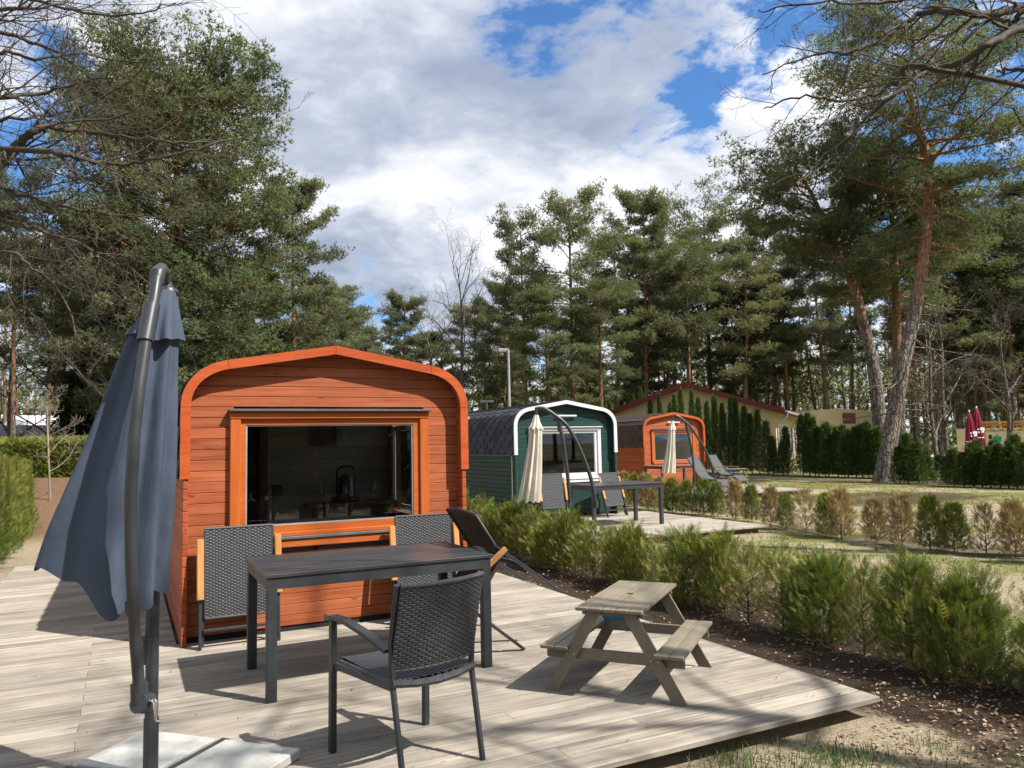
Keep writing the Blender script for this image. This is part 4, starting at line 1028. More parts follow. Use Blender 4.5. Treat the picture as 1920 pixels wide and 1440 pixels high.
    for b in range(shell):
        u = rs.uniform(0.02, 1.0)**0.85; t = t0+(1-t0)*u*0.99; az = rs.uniform(0, 6.28)
        prof = math.sqrt(max(0.05, 1-((u-0.60)/0.64)**2)); rr = Lmax*prof*rs.uniform(0.72, 0.98)*(1+0.10*math.sin(3*az+5*u)+0.08*math.sin(5*az-9*u))
        c0 = on(t); c = c0+np.array([math.cos(az)*rr, math.sin(az)*rr, rs.uniform(0.2, 1.0)+0.9*u])
        T.add(np.array([c0+(c-c0)*0.55, c0+(c-c0)*0.8+np.array([0, 0, -.1]), c]), [0.02, 0.013, 0.006], 3); bt = rs.uniform(0.15, 0.9)
        for q in range(3):
            m_ = tuft; of = nrm(rs.normal(0, 1, (m_, 3)))*(rs.uniform(0, 1, (m_, 1))**0.45)*np.array([pad, pad, pad*0.68])*rs.uniform(0.8, 1.2); cc = c+rs.normal(0, 1, 3)*np.array([.3, .3, .16])
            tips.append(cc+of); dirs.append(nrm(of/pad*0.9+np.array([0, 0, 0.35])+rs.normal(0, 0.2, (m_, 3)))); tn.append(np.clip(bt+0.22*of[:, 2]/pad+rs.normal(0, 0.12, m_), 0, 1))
    # dead lower branches
    for b in range(dead):
        t = rs.uniform(0.18, t0+0.12); az = rs.uniform(0, 6.28); L = rs.uniform(0.5, 1.9)*Lmax/3
        p0 = on(t); d = np.array([math.cos(az), math.sin(az), rs.uniform(-0.35, 0.25)]); pts = [p0]
        for i in range(4): d = nrm(d+rs.normal(0, 0.22, 3)+np.array([0, 0, -0.05])); pts.append(pts[-1]+d*L/4)
        T.add(np.array(pts), np.linspace(0.03, 0.008, 5), 4)
        for q in (2, 3):
            e = pts[q]+nrm(d+rs.normal(0, 0.7, 3))*L*0.3; T.add(np.array([pts[q], e]), [0.012, 0.005], 3)
    tips = np.concatenate(tips); dirs = np.concatenate(dirs); tn = np.concatenate(tn)
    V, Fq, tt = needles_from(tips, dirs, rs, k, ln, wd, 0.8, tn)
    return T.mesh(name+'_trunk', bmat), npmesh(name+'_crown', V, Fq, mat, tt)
def place_tree(meshes, name, label, cat, loc, rz=0.0, sc=(1, 1, 1), group=None):
    t = thing(name, label, cat, loc, rz, group); t.scale = sc
    link('trunk', meshes[0], t); c = link('crown', meshes[1], t); c['kind'] = 'stuff'; return t
def hz(y, x, D): return float(at_d(x, y, D)[2])
def base(x, D):
    p = at_d(x, 800, D); return float(p[0]), float(p[1])

# --- large pine behind the near cabin
x, y = base(300, 30.0); g = gz_(x, y); H = hz(165, 300, 30)-g
place_tree(pine_meshes('big_pine', 11, H, 0.40, None, 0.14, 124, 4.5, 'dome', 4, 13, 0.2, 0.18, 0.044, 10, 'needles', 'pine_bark', 5, 0.38, 0.0, -0.06, 9, 0.10, 640),
           'pine_tree', 'huge dense pine with a broad rounded crown behind the nearest orange cabin', 'tree', (x, y, g))
# --- crooked pine on the lawn
TB = at_z(1655, 905, -0.12); DP = float(TB[:2]@_h[:2])
tr_px = [(1655, 912), (1664, 850), (1676, 780), (1690, 700), (1712, 600), (1732, 480), (1741, 360), (1737, 290), (1716, 225), (1704, 160), (1712, 90), (1710, 50)]
tr = [np.array(at_d(a, b, DP+0.15*i*(-1)**i*0.3))-TB for i, (a, b) in enumerate(tr_px)]; tr[0] = np.array([0, 0, -0.15])
place_tree(pine_meshes('lawn_pine', 23, 15, 0.32, tr, 0.47, 60, 4.2, 'umbrella', 4, 13, 0.22, 0.165, 0.027, 30, 'needles', 'pine_bark', 5, 0.32, 0.16, 0.05, 10, 0.2),
           'pine_tree', 'tall crooked pine with fissured grey trunk turning orange, standing on the lawn', 'tree', tuple(TB))
def pine_px(px_list, D, seed, label, r0, t0, nb, Lmax, shape, **kw):
    b0 = np.array([*base(px_list[0][0], D), GZ]); pts = [np.array(at_d(a, b, D))-b0 for a, b in px_list]; pts[0] = np.array([0, 0, -0.1])
    place_tree(pine_meshes('pine', seed, 12, r0, pts, t0, nb, Lmax, shape, **kw), 'pine_tree', label, 'tree', tuple(b0))
pine_px([(1652, 880), (1648, 780), (1638, 690), (1612, 580), (1590, 510), (1556, 455), (1546, 420), (1520, 360), (1500, 330)], 30.5, 31, 'dark leaning pine whose trunk bends away from the lawn pine', 0.30, 0.42, 46, 3.3, 'umbrella', twig=4, tuft=10, ln=0.19, wd=0.031, dead=14, mat='needles', pad=0.36, tintbias=-0.12, sub=8)
pine_px([(1690, 880), (1686, 780), (1682, 640), (1677, 480), (1672, 400), (1665, 330)], 32, 33, 'straight pine with a red brown trunk just behind the lawn pine', 0.27, 0.5, 40, 3.0, 'round', twig=4, tuft=10, ln=0.19, wd=0.031, dead=14, pad=0.36, tintbias=-0.05, sub=8, bmat='pine_bark_far')
# --- forest pines: variants copied
VAR = []
for i, (H, r0, t0, nb, Lm, sh) in enumerate([(15, 0.17, 0.46, 46, 2.7, 'round'), (15, 0.16, 0.55, 38, 2.4, 'umbrella'), (14, 0.16, 0.36, 50, 2.5, 'round'), (15, 0.18, 0.60, 36, 2.8, 'umbrella'), (13, 0.15, 0.26, 54, 2.5, 'cone'), (15, 0.18, 0.5, 34, 3.1, 'round'), (15, 0.15, 0.42, 40, 2.0, 'cone')]):
    VAR.append((pine_meshes('forest_pine_%d' % i, 100+i*7, H, r0, None, t0, nb, Lm, sh, 4, 10, 0.35, 0.19, 0.036, 14, 'needles_far', 'pine_bark_far', 5, (0.33, 0.36, 0.30, 0.4, 0.32, 0.42, 0.28)[i], (0.05, 0.15, 0.02, 0.2, 0.0, 0.22, 0.1)[i], (0, .06, -.06, .04, 0, .1, -.08)[i], 9), H))
def forest_pine(x, D, ytop, v, label, wpx=None, rz=None, group=None):
    if 1145 < x < 1660: D = max(D, 57)+(x % 7)
    if x > 1700: D = max(D, 55)+(x % 5)
    bx, by = base(x, D); g = gz_(bx, by); H = (hz(ytop, x, D)-g)*0.945; s = H/VAR[v][1]
    sw = s if wpx is None else (wpx/FPX*D)/5.2
    return place_tree(VAR[v][0], 'pine_tree', label, 'tree', (bx, by, g), rz if rz is not None else x*0.37+D, (sw, sw, s), group)
forest_pine(556, 34, 326, 2, 'mid sized pine with visible orange trunk just right of the huge pine', 190)
forest_pine(1075, 44, 350, 5, 'tall pine with a broad domed top behind the green cabin', 170)
forest_pine(1212, 43, 348, 2, 'tall pine with a pointed top left of the yellow gabled house', 175)
forest_pine(1335, 47, 380, 3, 'slender pine rising behind the yellow gabled house roof', 160)
forest_pine(990, 46, 405, 1, 'pine with a dark flat top behind the street lamp', 130)
forest_pine(1128, 42, 520, 3, 'shorter pine with a bright orange trunk above the green cabin', 150)
for (x, D, yt, v, wp) in ((25, 27, 325, 1, 170), (150, 33, 420, 2, 190), (230, 30, 330, 4, 180), (-60, 30, 300, 0, 220), (90, 40, 480, 3, 140)):
    forest_pine(x, D, yt, v, 'pine in the belt behind the clipped hedge and awning', wp, None, 'pines behind the clipped hedge')
for (x, D, yt, v, wp) in ((430, 36, 480, 2, 150), (480, 38, 470, 2, 150), (620, 40, 520, 0, 150), (655, 46, 560, 0, 130), (755, 52, 545, 2, 130), (700, 56, 600, 6, 130), (810, 58, 620, 2, 150), (905, 54, 560, 0, 130), (590, 48, 600, 1, 140)):
    forest_pine(x, D, yt, v, 'lower pine in the belt directly behind the nearest orange cabin', wp, None, 'pines behind the nearest cabin')
for (x, D, yt, v, wp) in ((945, 50, 520, 2, 130), (1030, 41, 540, 0, 150), (1160, 50, 440, 3, 130), (1265, 52, 430, 5, 150), (1250, 44, 500, 0, 140), (1295, 46, 470, 3, 130), (1395, 50, 470, 5, 150), (1440, 44, 395, 2, 150), (1480, 52, 480, 3, 130), (1555, 46, 420, 0, 150), (1600, 54, 500, 1, 140), (1375, 58, 520, 2, 130), (1100, 56, 560, 4, 130), (1195, 58, 560, 4, 130)):
    forest_pine(x, D, yt, v, 'pine in the forest belt behind the yellow gabled house', wp, None, 'pines behind the yellow house')
for (x, D, yt, v, wp) in ((1760, 44, 420, 5, 200), (1800, 46, 430, 0, 170), (1850, 44, 400, 1, 210), (1905, 44, 400, 3, 190), (1960, 36, 330, 0, 220), (1830, 54, 470, 4, 150), (1720, 50, 470, 3, 150), (1890, 58, 500, 2, 150), (1980, 50, 420, 4, 200)):
    forest_pine(x, D, yt, v, 'pine in the forest belt behind the crimson parasols', wp, None, 'pines behind the crimson parasols')
# pines behind the viewpoint, mirrored in the panes
for i, (x, y, v) in enumerate([(-14, -12, 4), (22, -16, 2), (30, -8, 4), (-20, -16, 2)]+[(-24+5.2*k, -26-2.5*(k % 3), (4, 2, 4, 0)[k % 4]) for k in range(14)]+[(-22+6*k, -36, (2, 4)[k % 2]) for k in range(13)]):
    place_tree(VAR[v][0], 'pine_tree', 'pine across the site that faces the cabin fronts', 'tree', (x, y, GZ), i*1.3, (1.15, 1.15, 1.0), 'pines facing the cabin fronts')
# far wood: trunks and crowns as one mass
def far_wood():
    rs = RS(77); T = Tubes(); tips = []; dirs = []
    for i in range(300):
        x = rs.uniform(-260, 2200); D = rs.uniform(58, 95); bx, by = base(x, D); g = gz_(bx, by); H = rs.uniform(9.5, 14)
        if 690 < x < 900: H *= 0.72
        ln_ = rs.normal(0, 0.3, 2)
        T.add(np.array([(bx, by, g), (bx+ln_[0], by+ln_[1], g+H*0.6), (bx+ln_[0]*1.4, by+ln_[1]*1.4, g+H)]), [0.15, 0.11, 0.03], 5)
        n = 100; u = rs.uniform(0, 1, n); rr = (1.9*np.sqrt(np.clip(1-(2*u-0.8)**2/1.5, 0.05, 1)))*rs.uniform(0.3, 1, n); a = rs.uniform(0, 6.28, n)
        tips.append(np.stack([bx+ln_[0]+rr*np.cos(a), by+ln_[1]+rr*np.sin(a), g+H*(0.42+0.58*u)], -1)); dirs.append(nrm(rs.normal(0, .5, (n, 3))+np.array([0, 0, 0.4])))
        for q in range(5):
            z = g+H*rs.uniform(.15, .5); aa = rs.uniform(0, 6.28); L = rs.uniform(.5, 1.6)
            T.add(np.array([(bx, by, z), (bx+L*math.cos(aa), by+L*math.sin(aa), z+rs.uniform(-.3, .3))]), [.025, .008], 3)
    V, Fq, tt = needles_from(np.concatenate(tips), np.concatenate(dirs), rs, 5, 0.55, 0.13, 0.9)
    w_ = link('forest', None); tag(w_, 'far pine wood reading as one mass behind everything', 'forest', None, 'stuff')
    link('trunks', T.mesh('trunks', 'pine_bark_far'), w_)['kind'] = 'stuff'; link('crowns', npmesh('crowns', V, Fq, 'needles_far', tt), w_)['kind'] = 'stuff'
    # undergrowth at the foot of the wood
    n = 17000; x = rs.uniform(-400, 2300, n); D = rs.uniform(62, 105, n); P3 = []
    for a, b in zip(x, D): bx, by = base(a, b); P3.append((bx, by, gz_(bx, by)+8.0*rs.uniform(0, 1)**1.6))
    P3 = np.array(P3); V, Fq, tt = needles_from(P3, np.tile([0, 0, 1.0], (n, 1)), rs, 4, 0.65, 0.22, 1.0)
    u_ = link('undergrowth', npmesh('undergrowth', V, Fq, 'needles_far', tt)); tag(u_, 'scrubby undergrowth at the foot of the far pine wood', 'undergrowth', None, 'stuff')
    c = copy_tree(w_); c.rotation_euler = (0, 0, math.pi); c.scale = (0.62, 0.62, 1); c['label'] = 'pine wood facing the cabin fronts across the site, reading as one mass'
    c = u_.copy(); col.objects.link(c); c.rotation_euler = (0, 0, math.pi); c.scale = (0.62, 0.62, 1); c['label'] = 'undergrowth of the pine wood facing the cabin fronts across the site'
far_wood()
# --- dark spruce behind the awning
def spruce(seed, H, R0, n=3200, mat='needles_dark'):
    rs = RS(seed); T = Tubes(); T.add(np.array([(0, 0, 0), (0, 0, H*0.5), (0, 0, H)]), [0.16, 0.1, 0.02], 8)
    u = rs.uniform(0.03, 1, n)**1.2; a = rs.uniform(0, 6.28, n); lay = 1-0.22*((u*14) % 1); rr = R0*(1-u)**0.9*lay*rs.uniform(0.55, 1.05, n)
    tips = np.stack([rr*np.cos(a), rr*np.sin(a), H*u], -1); d = nrm(np.stack([np.cos(a), np.sin(a), -0.1+0*a], -1))
    V, Fq, tt = needles_from(tips, d, rs, 8, 0.3, 0.05, 0.6); return T.mesh('spruce_trunk', 'grey_bark'), npmesh('spruce_crown', V, Fq, mat, tt)
x, y = base(178, 33); g = gz_(x, y)
place_tree(spruce(5, hz(600, 180, 33)-g, 2.3, 5200), 'spruce_tree', 'dark green spruce beside the plum grey awning', 'tree', (x, y, g))
x, y = base(240, 34); g = gz_(x, y)
place_tree(spruce(6, hz(640, 240, 34)-g, 2.2, 4200), 'spruce_tree', 'dark spruce half hidden by the blue grey parasol', 'tree', (x, y, g))

# --- bare deciduous trees
def grow(T, rs, p, d, L, r, level, maxlev, droop=0.0, twigs=5, sides=(7, 5, 4, 3, 3), wig=0.16, ang=(0.45, 1.0)):
    ns = 5 if level < 2 else 4; pts = [p]; dd = d.copy()
    for i in range(ns):
        dd = nrm(dd+rs.normal(0, wig, 3)+np.array([0, 0, droop])); pts.append(pts[-1]+dd*L/ns)
    pts = np.array(pts); T.add(pts, np.linspace(r, max(r*0.45, 0.0022), ns+1), sides[min(level, 4)])
    if level >= maxlev: return
    for k in range(twigs):
        f = 0.22+0.78*(k+rs.uniform(0, 1))/twigs; q = f*ns; i = min(int(q), ns-1); pb = pts[i]+(pts[i+1]-pts[i])*(q-i); dl = nrm(pts[i+1]-pts[i])
        side = nrm(np.cross(dl, rs.normal(0, 1, 3))); a = rs.uniform(*ang); nd = nrm(dl*math.cos(a)+side*math.sin(a))
        grow(T, rs, pb, nd, L*rs.uniform(0.35, 0.62)*(1.1-0.35*f), max(r*0.5*(1-0.45*f), 0.0022), level+1, maxlev, droop, twigs, sides, wig, ang)
def bare_tree(name, seed, H, r0, nl=9, maxlev=3, twigs=5, spread=1.0, t0=0.3, droop=0.03, mat='bare_bark'):
    rs = RS(seed); T = Tubes(); tp = spline([(0, 0, -0.1), (rs.normal(0, .1), rs.normal(0, .1), H*0.4), (rs.normal(0, .25), rs.normal(0, .25), H*0.8), (rs.normal(0, .3), rs.normal(0, .3), H)], 16)
    T.add(tp, np.linspace(r0, 0.012, 16), 9); B = Tubes()
    for k in range(nl):
        t = t0+(0.97-t0)*(k+rs.uniform(0, 1))/nl; q = t*15; i = min(int(q), 14); p = tp[i]+(tp[i+1]-tp[i])*(q-i)
        az = k*2.4+rs.uniform(-.4, .4); el = rs.uniform(0.45, 0.95)/spread; d = np.array([math.cos(az)*math.cos(el), math.sin(az)*math.cos(el), math.sin(el)])
        grow(B, rs, p, d, H*0.42*(1.15-0.6*t)*rs.uniform(.8, 1.15), r0*0.5*(1.1-t), 0, maxlev, droop, twigs)
    return T.mesh(name+'_trunk', mat), B.mesh(name+'_crown', mat)
for (x, D, yt, sd_) in ((862, 47, 497, 3),):
    bx, by = base(x, D); g = gz_(bx, by); place_tree(bare_tree('bare', sd_, hz(yt, x, D)-g, 0.15, 14, 3, 5, 0.8, 0.25, 0.05, 'grey_bark'), 'bare_tree', 'leafless grey tree standing between the pines above the cabin gap', 'tree', (bx, by, g))
bt2 = bare_tree('bare_b', 8, 9.5, 0.13, 12, 3, 5, 0.9, 0.2, 0.04, 'grey_bark')
for i, (x, D, s) in enumerate(((715, 50, 0.95), (800, 52, 1.05), (905, 50, 0.9), (690, 44, 0.7), (840, 56, 1.1))):
    bx, by = base(x, D); place_tree(bt2, 'bare_tree', 'thin leafless tree among the pines behind the nearest cabin', 'tree', (bx, by, gz_(bx, by)), i*1.1, (s, s, s), 'thin leafless trees behind the nearest cabin')
bt3 = bare_tree('bare_c', 18, 7.5, 0.13, 12, 3, 5, 0.75, 0.12, 0.02, 'grey_bark')
for i, (x, D, s) in enumerate(((1755, 34, 0.9), (1775, 36, 1.0), (1885, 38, 0.95))):
    bx, by = base(x, D); place_tree(bt3, 'bare_tree', 'leafless tree with tangled branches before the crimson parasols', 'tree', (bx, by, gz_(bx, by)), i*1.7, (s, s, s), 'tangled leafless trees near the crimson parasols')
for i, (x, D, s) in enumerate(((20, 31, 0.8), (120, 33, 0.9))):
    bx, by = base(x, D); place_tree(bt3, 'bare_tree', 'pale leafless tree behind the clipped hedge', 'tree', (bx, by, gz_(bx, by)), i*2.1+.5, (s, s, s), 'leafless trees behind the clipped hedge')
# --- big bare trees whose limbs reach into the picture from both sides
def limb_tree(name, label, trunk_px, D, limbs, seed, r0, twl=1.0, extra=0):
    rs = RS(seed); b0 = np.array([*base(trunk_px, D), GZ]); Htop = 9.5
    tr = spline([(0, 0, -0.1), (0.1, 0.0, 2.5), (-0.1, 0.15, 5.5), (0.1, -0.1, Htop)], 20); T = Tubes(); T.add(tr, np.linspace(r0, 0.05, 20), 12); B = Tubes()
    for li, (px, r, dd) in enumerate(limbs):
        pts = [np.array(at_d(a, b, D+dd+0.35*math.sin(i*1.9+li)))-b0 for i, (a, b) in enumerate(px)]
        z = min(max(pts[0][2]-0.8, 1.8), Htop-0.5); k = int(np.argmin(np.abs(tr[:, 2]-z))); pts = [tr[k]]+pts
        n = 6*len(pts); sp = spline(pts, n); sp[1:] += rs.normal(0, 0.012, (n-1, 3)); B.add(sp, np.linspace(r, 0.007, n), 7)
        nt = int((2.6 if trunk_px < 0 else 1.9)*len(pts))
        for q in range(nt):
            f = 0.15+0.85*(q+rs.uniform(0, 1))/nt; i = min(int(f*(n-1)), n-2); dl = nrm(sp[i+1]-sp[i]); side = nrm(np.cross(dl, rs.normal(0, 1, 3))); a = rs.uniform(0.35, 0.95)
            grow(B, rs, sp[i], nrm(dl*math.cos(a)+side*math.sin(a)+np.array([0, 0, -0.05])), rs.uniform(0.6, 1.7)*twl*(1.15-0.4*f), max(0.005, r*0.36*(1-0.7*f)), 1, 3, -0.005, 4, wig=0.13)
    for k in range(extra):
        t = rs.uniform(0.3, 0.95); i = int(t*19); az = rs.uniform(0, 6.28)
        grow(B, rs, tr[i], nrm(np.array([math.cos(az), math.sin(az), rs.uniform(.3, .8)])), rs.uniform(2.5, 4.5), 0.07*(1.2-t), 0, 3, 0.01, 5)
    t = thing('bare_tree', label, 'tree', tuple(b0)); link('trunk', T.mesh('trunk', 'bare_bark'), t); link('crown', B.mesh('crown', 'bare_twig'), t)
limb_tree('left', 'leafless tree beyond the deck corner whose long limbs cross in front of the huge pine', -420, 9.5, [
    ([(-120, 420), (0, 306), (45, 262), (85, 238), (150, 246), (240, 256), (330, 268), (440, 262)], 0.075, 0),
    ([(-120, 262), (0, 277), (110, 288), (180, 305), (250, 306), (330, 290), (420, 262)], 0.05, -0.6),
    ([(-120, 60), (0, 18), (80, 14), (150, -5)], 0.05, 0.4), ([(-120, 30), (0, 62), (90, 90), (150, 130), (200, 170)], 0.045, 0.8),
    ([(-120, 200), (0, 183), (80, 175), (150, 155), (230, 140)], 0.04, -0.3), ([(-120, 300), (0, 350), (60, 372), (130, 390), (220, 402), (330, 410)], 0.05, 0.5),
    ([(-120, 380), (0, 415), (70, 430), (150, 460), (240, 500), (310, 560)], 0.045, 0.0), ([(-120, 160), (0, 100), (60, 110), (150, 100), (240, 118), (320, 110)], 0.035, 1.0),
    ([(-120, 500), (0, 470), (60, 500), (120, 560), (150, 640)], 0.035, -0.5), ([(-120, 250), (0, 225), (100, 215), (190, 185), (270, 130)], 0.035, 0.7), ([(-120, 600), (0, 560), (70, 600), (130, 680), (190, 740)], 0.03, 0.6),
    ([(-120, -60), (0, -20), (140, 20), (250, 25), (330, 5)], 0.035, 0.3)], 41, 0.2, 1.0)
limb_tree('right', 'leafless tree beside the second hedge row whose dark limbs overhang the lawn pine', 2420, 9.0, [
    ([(2060, -10), (1920, 12), (1850, 28), (1790, 22), (1720, 28), (1660, 70), (1590, 98), (1530, 100), (1430, 140)], 0.068, 0),
    ([(2060, 60), (1920, 52), (1850, 88), (1790, 120), (1730, 140), (1680, 175), (1620, 225), (1570, 290), (1490, 345)], 0.06, -0.4),
    ([(2060, 110), (1960, 128), (1900, 130), (1868, 134)], 0.06, 0.3), ([(2060, -80), (1900, -30), (1760, -12), (1640, 5), (1520, 8), (1420, 22)], 0.05, 0.6),
    ([(1960, 30), (1900, 40), (1850, 30), (1800, -20)], 0.05, 0.1), ([(1760, 130), (1690, 150), (1600, 190), (1510, 180), (1430, 205)], 0.035, -0.2), ([(2050, 300), (1940, 260), (1900, 200)], 0.03, .5)], 43, 0.24, 0.8, 3)
sh = bare_tree('shade', 61, 9.5, 0.2, 15, 3, 5, 1.1, 0.25, 0.01)
place_tree(sh, 'bare_tree', 'leafless tree across the lawn from the near deck, casting branch shadows', 'tree', (7.4, -2.4, GZ), 0.4, (1, 1, 1), 'leafless shade trees facing the decks')
place_tree(sh, 'bare_tree', 'leafless tree across the lawn from the near deck, casting branch shadows', 'tree', (3.2, -2.2, GZ), 2.1, (.95, .95, .95), 'leafless shade trees facing the decks')
# young bare tree by the clipped hedge
x, y, z = at_z(98, 950, 0.0); bx, by = base(98, 19.0); g = gz_(bx, by)
place_tree(bare_tree('sapling', 71, hz(762, 90, 19)-g, 0.028, 14, 2, 5, 0.95, 0.25, 0.03, 'pale_twig'), 'sapling', 'pale leafless sapling in front of the clipped hedge', 'sapling', (bx, by, g))

# --- thuja: a spray template, many sprays per shrub
def spray_template():
    V = []; Fq = []
    def tri(a, b, c): V.extend([a, b, c]); Fq.append((len(V)-3, len(V)-2, len(V)-1))
    tri((-0.02, 0, 0), (0.02, 0, 0), (0.0, 0, 1.0))
    for i in range(5):
        t = 0.12+i*0.165; l = 0.43*(1-t*0.62)
        for s in (-1, 1):
            tt_ = t+(0.07 if s > 0 else 0)
            b = np.array([0, 0, tt_]); e = b+np.array([s*l*0.72, 0.05*s, l*0.72]); w_ = 0.040
            tri(tuple(b+np.array([0, 0, -w_])), tuple(b+np.array([0, 0, w_])), tuple(e))
            if i > 2: continue
            m_ = b+(e-b)*0.45; e2 = m_+np.array([s*l*0.10, 0, l*0.42]); tri(tuple(m_+np.array([-.022, 0, 0])), tuple(m_+np.array([.022, 0, 0])), tuple(e2))
    return np.array(V), np.array(Fq)
STV, STF = spray_template()
def sprays(pos, d, size, rs, tint):
    n = len(pos); d = nrm(d); x = nrm(np.cross(d, rs.normal(0, 1, (n, 3)))); y = np.cross(d, x); s = size[:, None, None]
    V = pos[:, None]+s*(STV[None, :, 0:1]*x[:, None]+STV[None, :, 1:2]*y[:, None]+STV[None, :, 2:3]*d[:, None])
    m = len(STV); Fq = (STF[None]+np.arange(n)[:, None, None]*m).reshape(-1, 3)
    tt = np.repeat(np.clip(tint, 0, 1), m)+np.tile(STV[:, 2], n)*0.12
    return V.reshape(-1, 3), Fq, np.clip(tt, 0, 1)
def thuja_mesh(name, seed, H, Rm, n, size, shape='bush', mat='thuja', bare=0.0, dry=0.0, topdry=0.0):
    rs = RS(seed); u = rs.uniform(0.02, 1, n)**0.85; a = rs.uniform(0, 6.28, n)
    ns_ = 5; lead = rs.normal(0, 0.32*Rm, (ns_, 2)); lead[0] = 0; which = rs.randint(0, ns_, n); lh = np.array([1.0]+list(rs.uniform(0.72, 1.0, ns_-1)))[which]
    if shape == 'bush': prof = np.sqrt(np.clip(1-(1.75*u-0.62)**2/1.35, 0.03, 1))
    elif shape == 'pillar': prof = np.sqrt(np.clip(1-u**2.6, 0.03, 1))*np.clip(0.7+u*2, 0, 1)
    else: prof = np.clip((1-u)**0.62, 0.03, 1)*np.clip(u*9+0.5, 0, 1)
    lump = 1+0.22*np.sin(3*a+u*7+seed)+0.14*np.sin(7*a-u*11)
    rr = Rm*prof*lump*np.sqrt(rs.uniform(0.12, 1.0, n))
    off = (lead[which] if shape == 'bush' else lead[which]*(0.5 if shape == 'pillar' else 0.25))
    P3 = np.stack([rr*np.cos(a)+off[:, 0], rr*np.sin(a)+off[:, 1], H*u*(lh if shape == 'bush' else 1.0)], -1)
    d = np.stack([np.cos(a)*0.75, np.sin(a)*0.75, 0.9+0.6*u], -1)+rs.normal(0, 0.32, (n, 3))
    if bare: keep = (u > bare*rs.uniform(0.2, 1.0, n)); P3, d, u, rr = P3[keep], d[keep], u[keep], rr[keep]; prof = prof[keep]
    n = len(P3)
    tint = 0.18+0.45*(rr/(Rm*prof+1e-6))*rs.uniform(0.5, 1.1, n)+0.22*u*rs.uniform(0, 1, n)+rs.normal(0, 0.1, n)  # sprays paler outward and upward, sunlit tops put into the tint
    if topdry: tint = np.where(rs.uniform(0, 1, n) < topdry*u, 0.97, tint)
    sz = size*rs.uniform(0.6, 1.25, n)*np.where((rs.uniform(0, 1, n) < 0.05) & (u > 0.6), 1.9, 1.0)
    out = []
    V, Fq, tt = sprays(P3, d, sz, rs, tint)
    T = Tubes(); T.add(np.array([(0, 0, -0.05), (0, 0, H*0.5), (0, 0, H*0.9)]), [0.008*H+.004, 0.006*H, 0.003], 6)
    for i in range(26):
        az = rs.uniform(0, 6.28); z0 = rs.uniform(0.05, 0.6)*H; L = Rm*rs.uniform(0.5, 1.0); e = np.array([math.cos(az)*L, math.sin(az)*L, z0+L*rs.uniform(0.3, 1.0)])
        T.add(np.array([(0, 0, z0), (e*0.5+np.array([0, 0, z0*.5-.02])), e]), [0.008, 0.005, 0.002], 3)
    if dry and n:
        k = rs.uniform(0, 1, n) < dry*(1.3-u); 
        Vd, Fd, td = sprays(P3[k], d[k], sz[k]*0.9, rs, tint[k]); V, Fq, tt = sprays(P3[~k], d[~k], sz[~k], rs, tint[~k])
        return T.mesh(name+'_stem', 'bare_twig'), npmesh(name+'_foliage', V, Fq, mat, tt), npmesh(name+'_dry', Vd, Fd, 'thuja_brown', td)
    return T.mesh(name+'_stem', 'bare_twig'), npmesh(name+'_foliage', V, Fq, mat, tt), None
def place_shrub(ms, name, label, cat, loc, rz, sc, group):
    t = thing(name, label, cat, loc, rz, group); t.scale = sc
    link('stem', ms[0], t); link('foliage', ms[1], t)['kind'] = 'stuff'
    if ms[2]: link('dry_foliage', ms[2], t)['kind'] = 'stuff'
    return t
rnd = random.Random(9)
ORD = 'first second third fourth fifth sixth seventh eighth ninth tenth eleventh twelfth thirteenth fourteenth fifteenth sixteenth seventeenth eighteenth nineteenth twentieth'.split()
ORD += ['twenty-'+o for o in ORD[:9]]+['thirtieth']+['thirty-'+o for o in ORD[:9]]+['fortieth']
NEAR = [thuja_mesh('bush_a', 1, 0.95, 0.30, 2100, 0.105, 'bush', 'thuja', 0.14, 0.12), thuja_mesh('bush_b', 2, 0.95, 0.25, 1500, 0.10, 'bush', 'thuja', 0.45, 0.35), thuja_mesh('bush_c', 3, 0.95, 0.33, 2500, 0.11, 'bush', 'thuja', 0.06, 0.05), thuja_mesh('bush_d', 4, 0.95, 0.22, 900, 0.095, 'bush', 'thuja', 0.5, 0.65)]
BROWN = [thuja_mesh('brown_a', 5, 0.9, 0.23, 1500, 0.10, 'pillar', 'thuja_brown', 0.05), thuja_mesh('brown_b', 6, 0.9, 0.22, 420, 0.12, 'pillar', 'thuja_brown', 0.1)]
PILL = [thuja_mesh('pillar_a', 7, 0.9, 0.25, 2000, 0.10, 'pillar', 'thuja', 0.0, 0.1), thuja_mesh('pillar_b', 8, 0.9, 0.22, 1700, 0.10, 'pillar', 'thuja', 0.0, 0.25)]
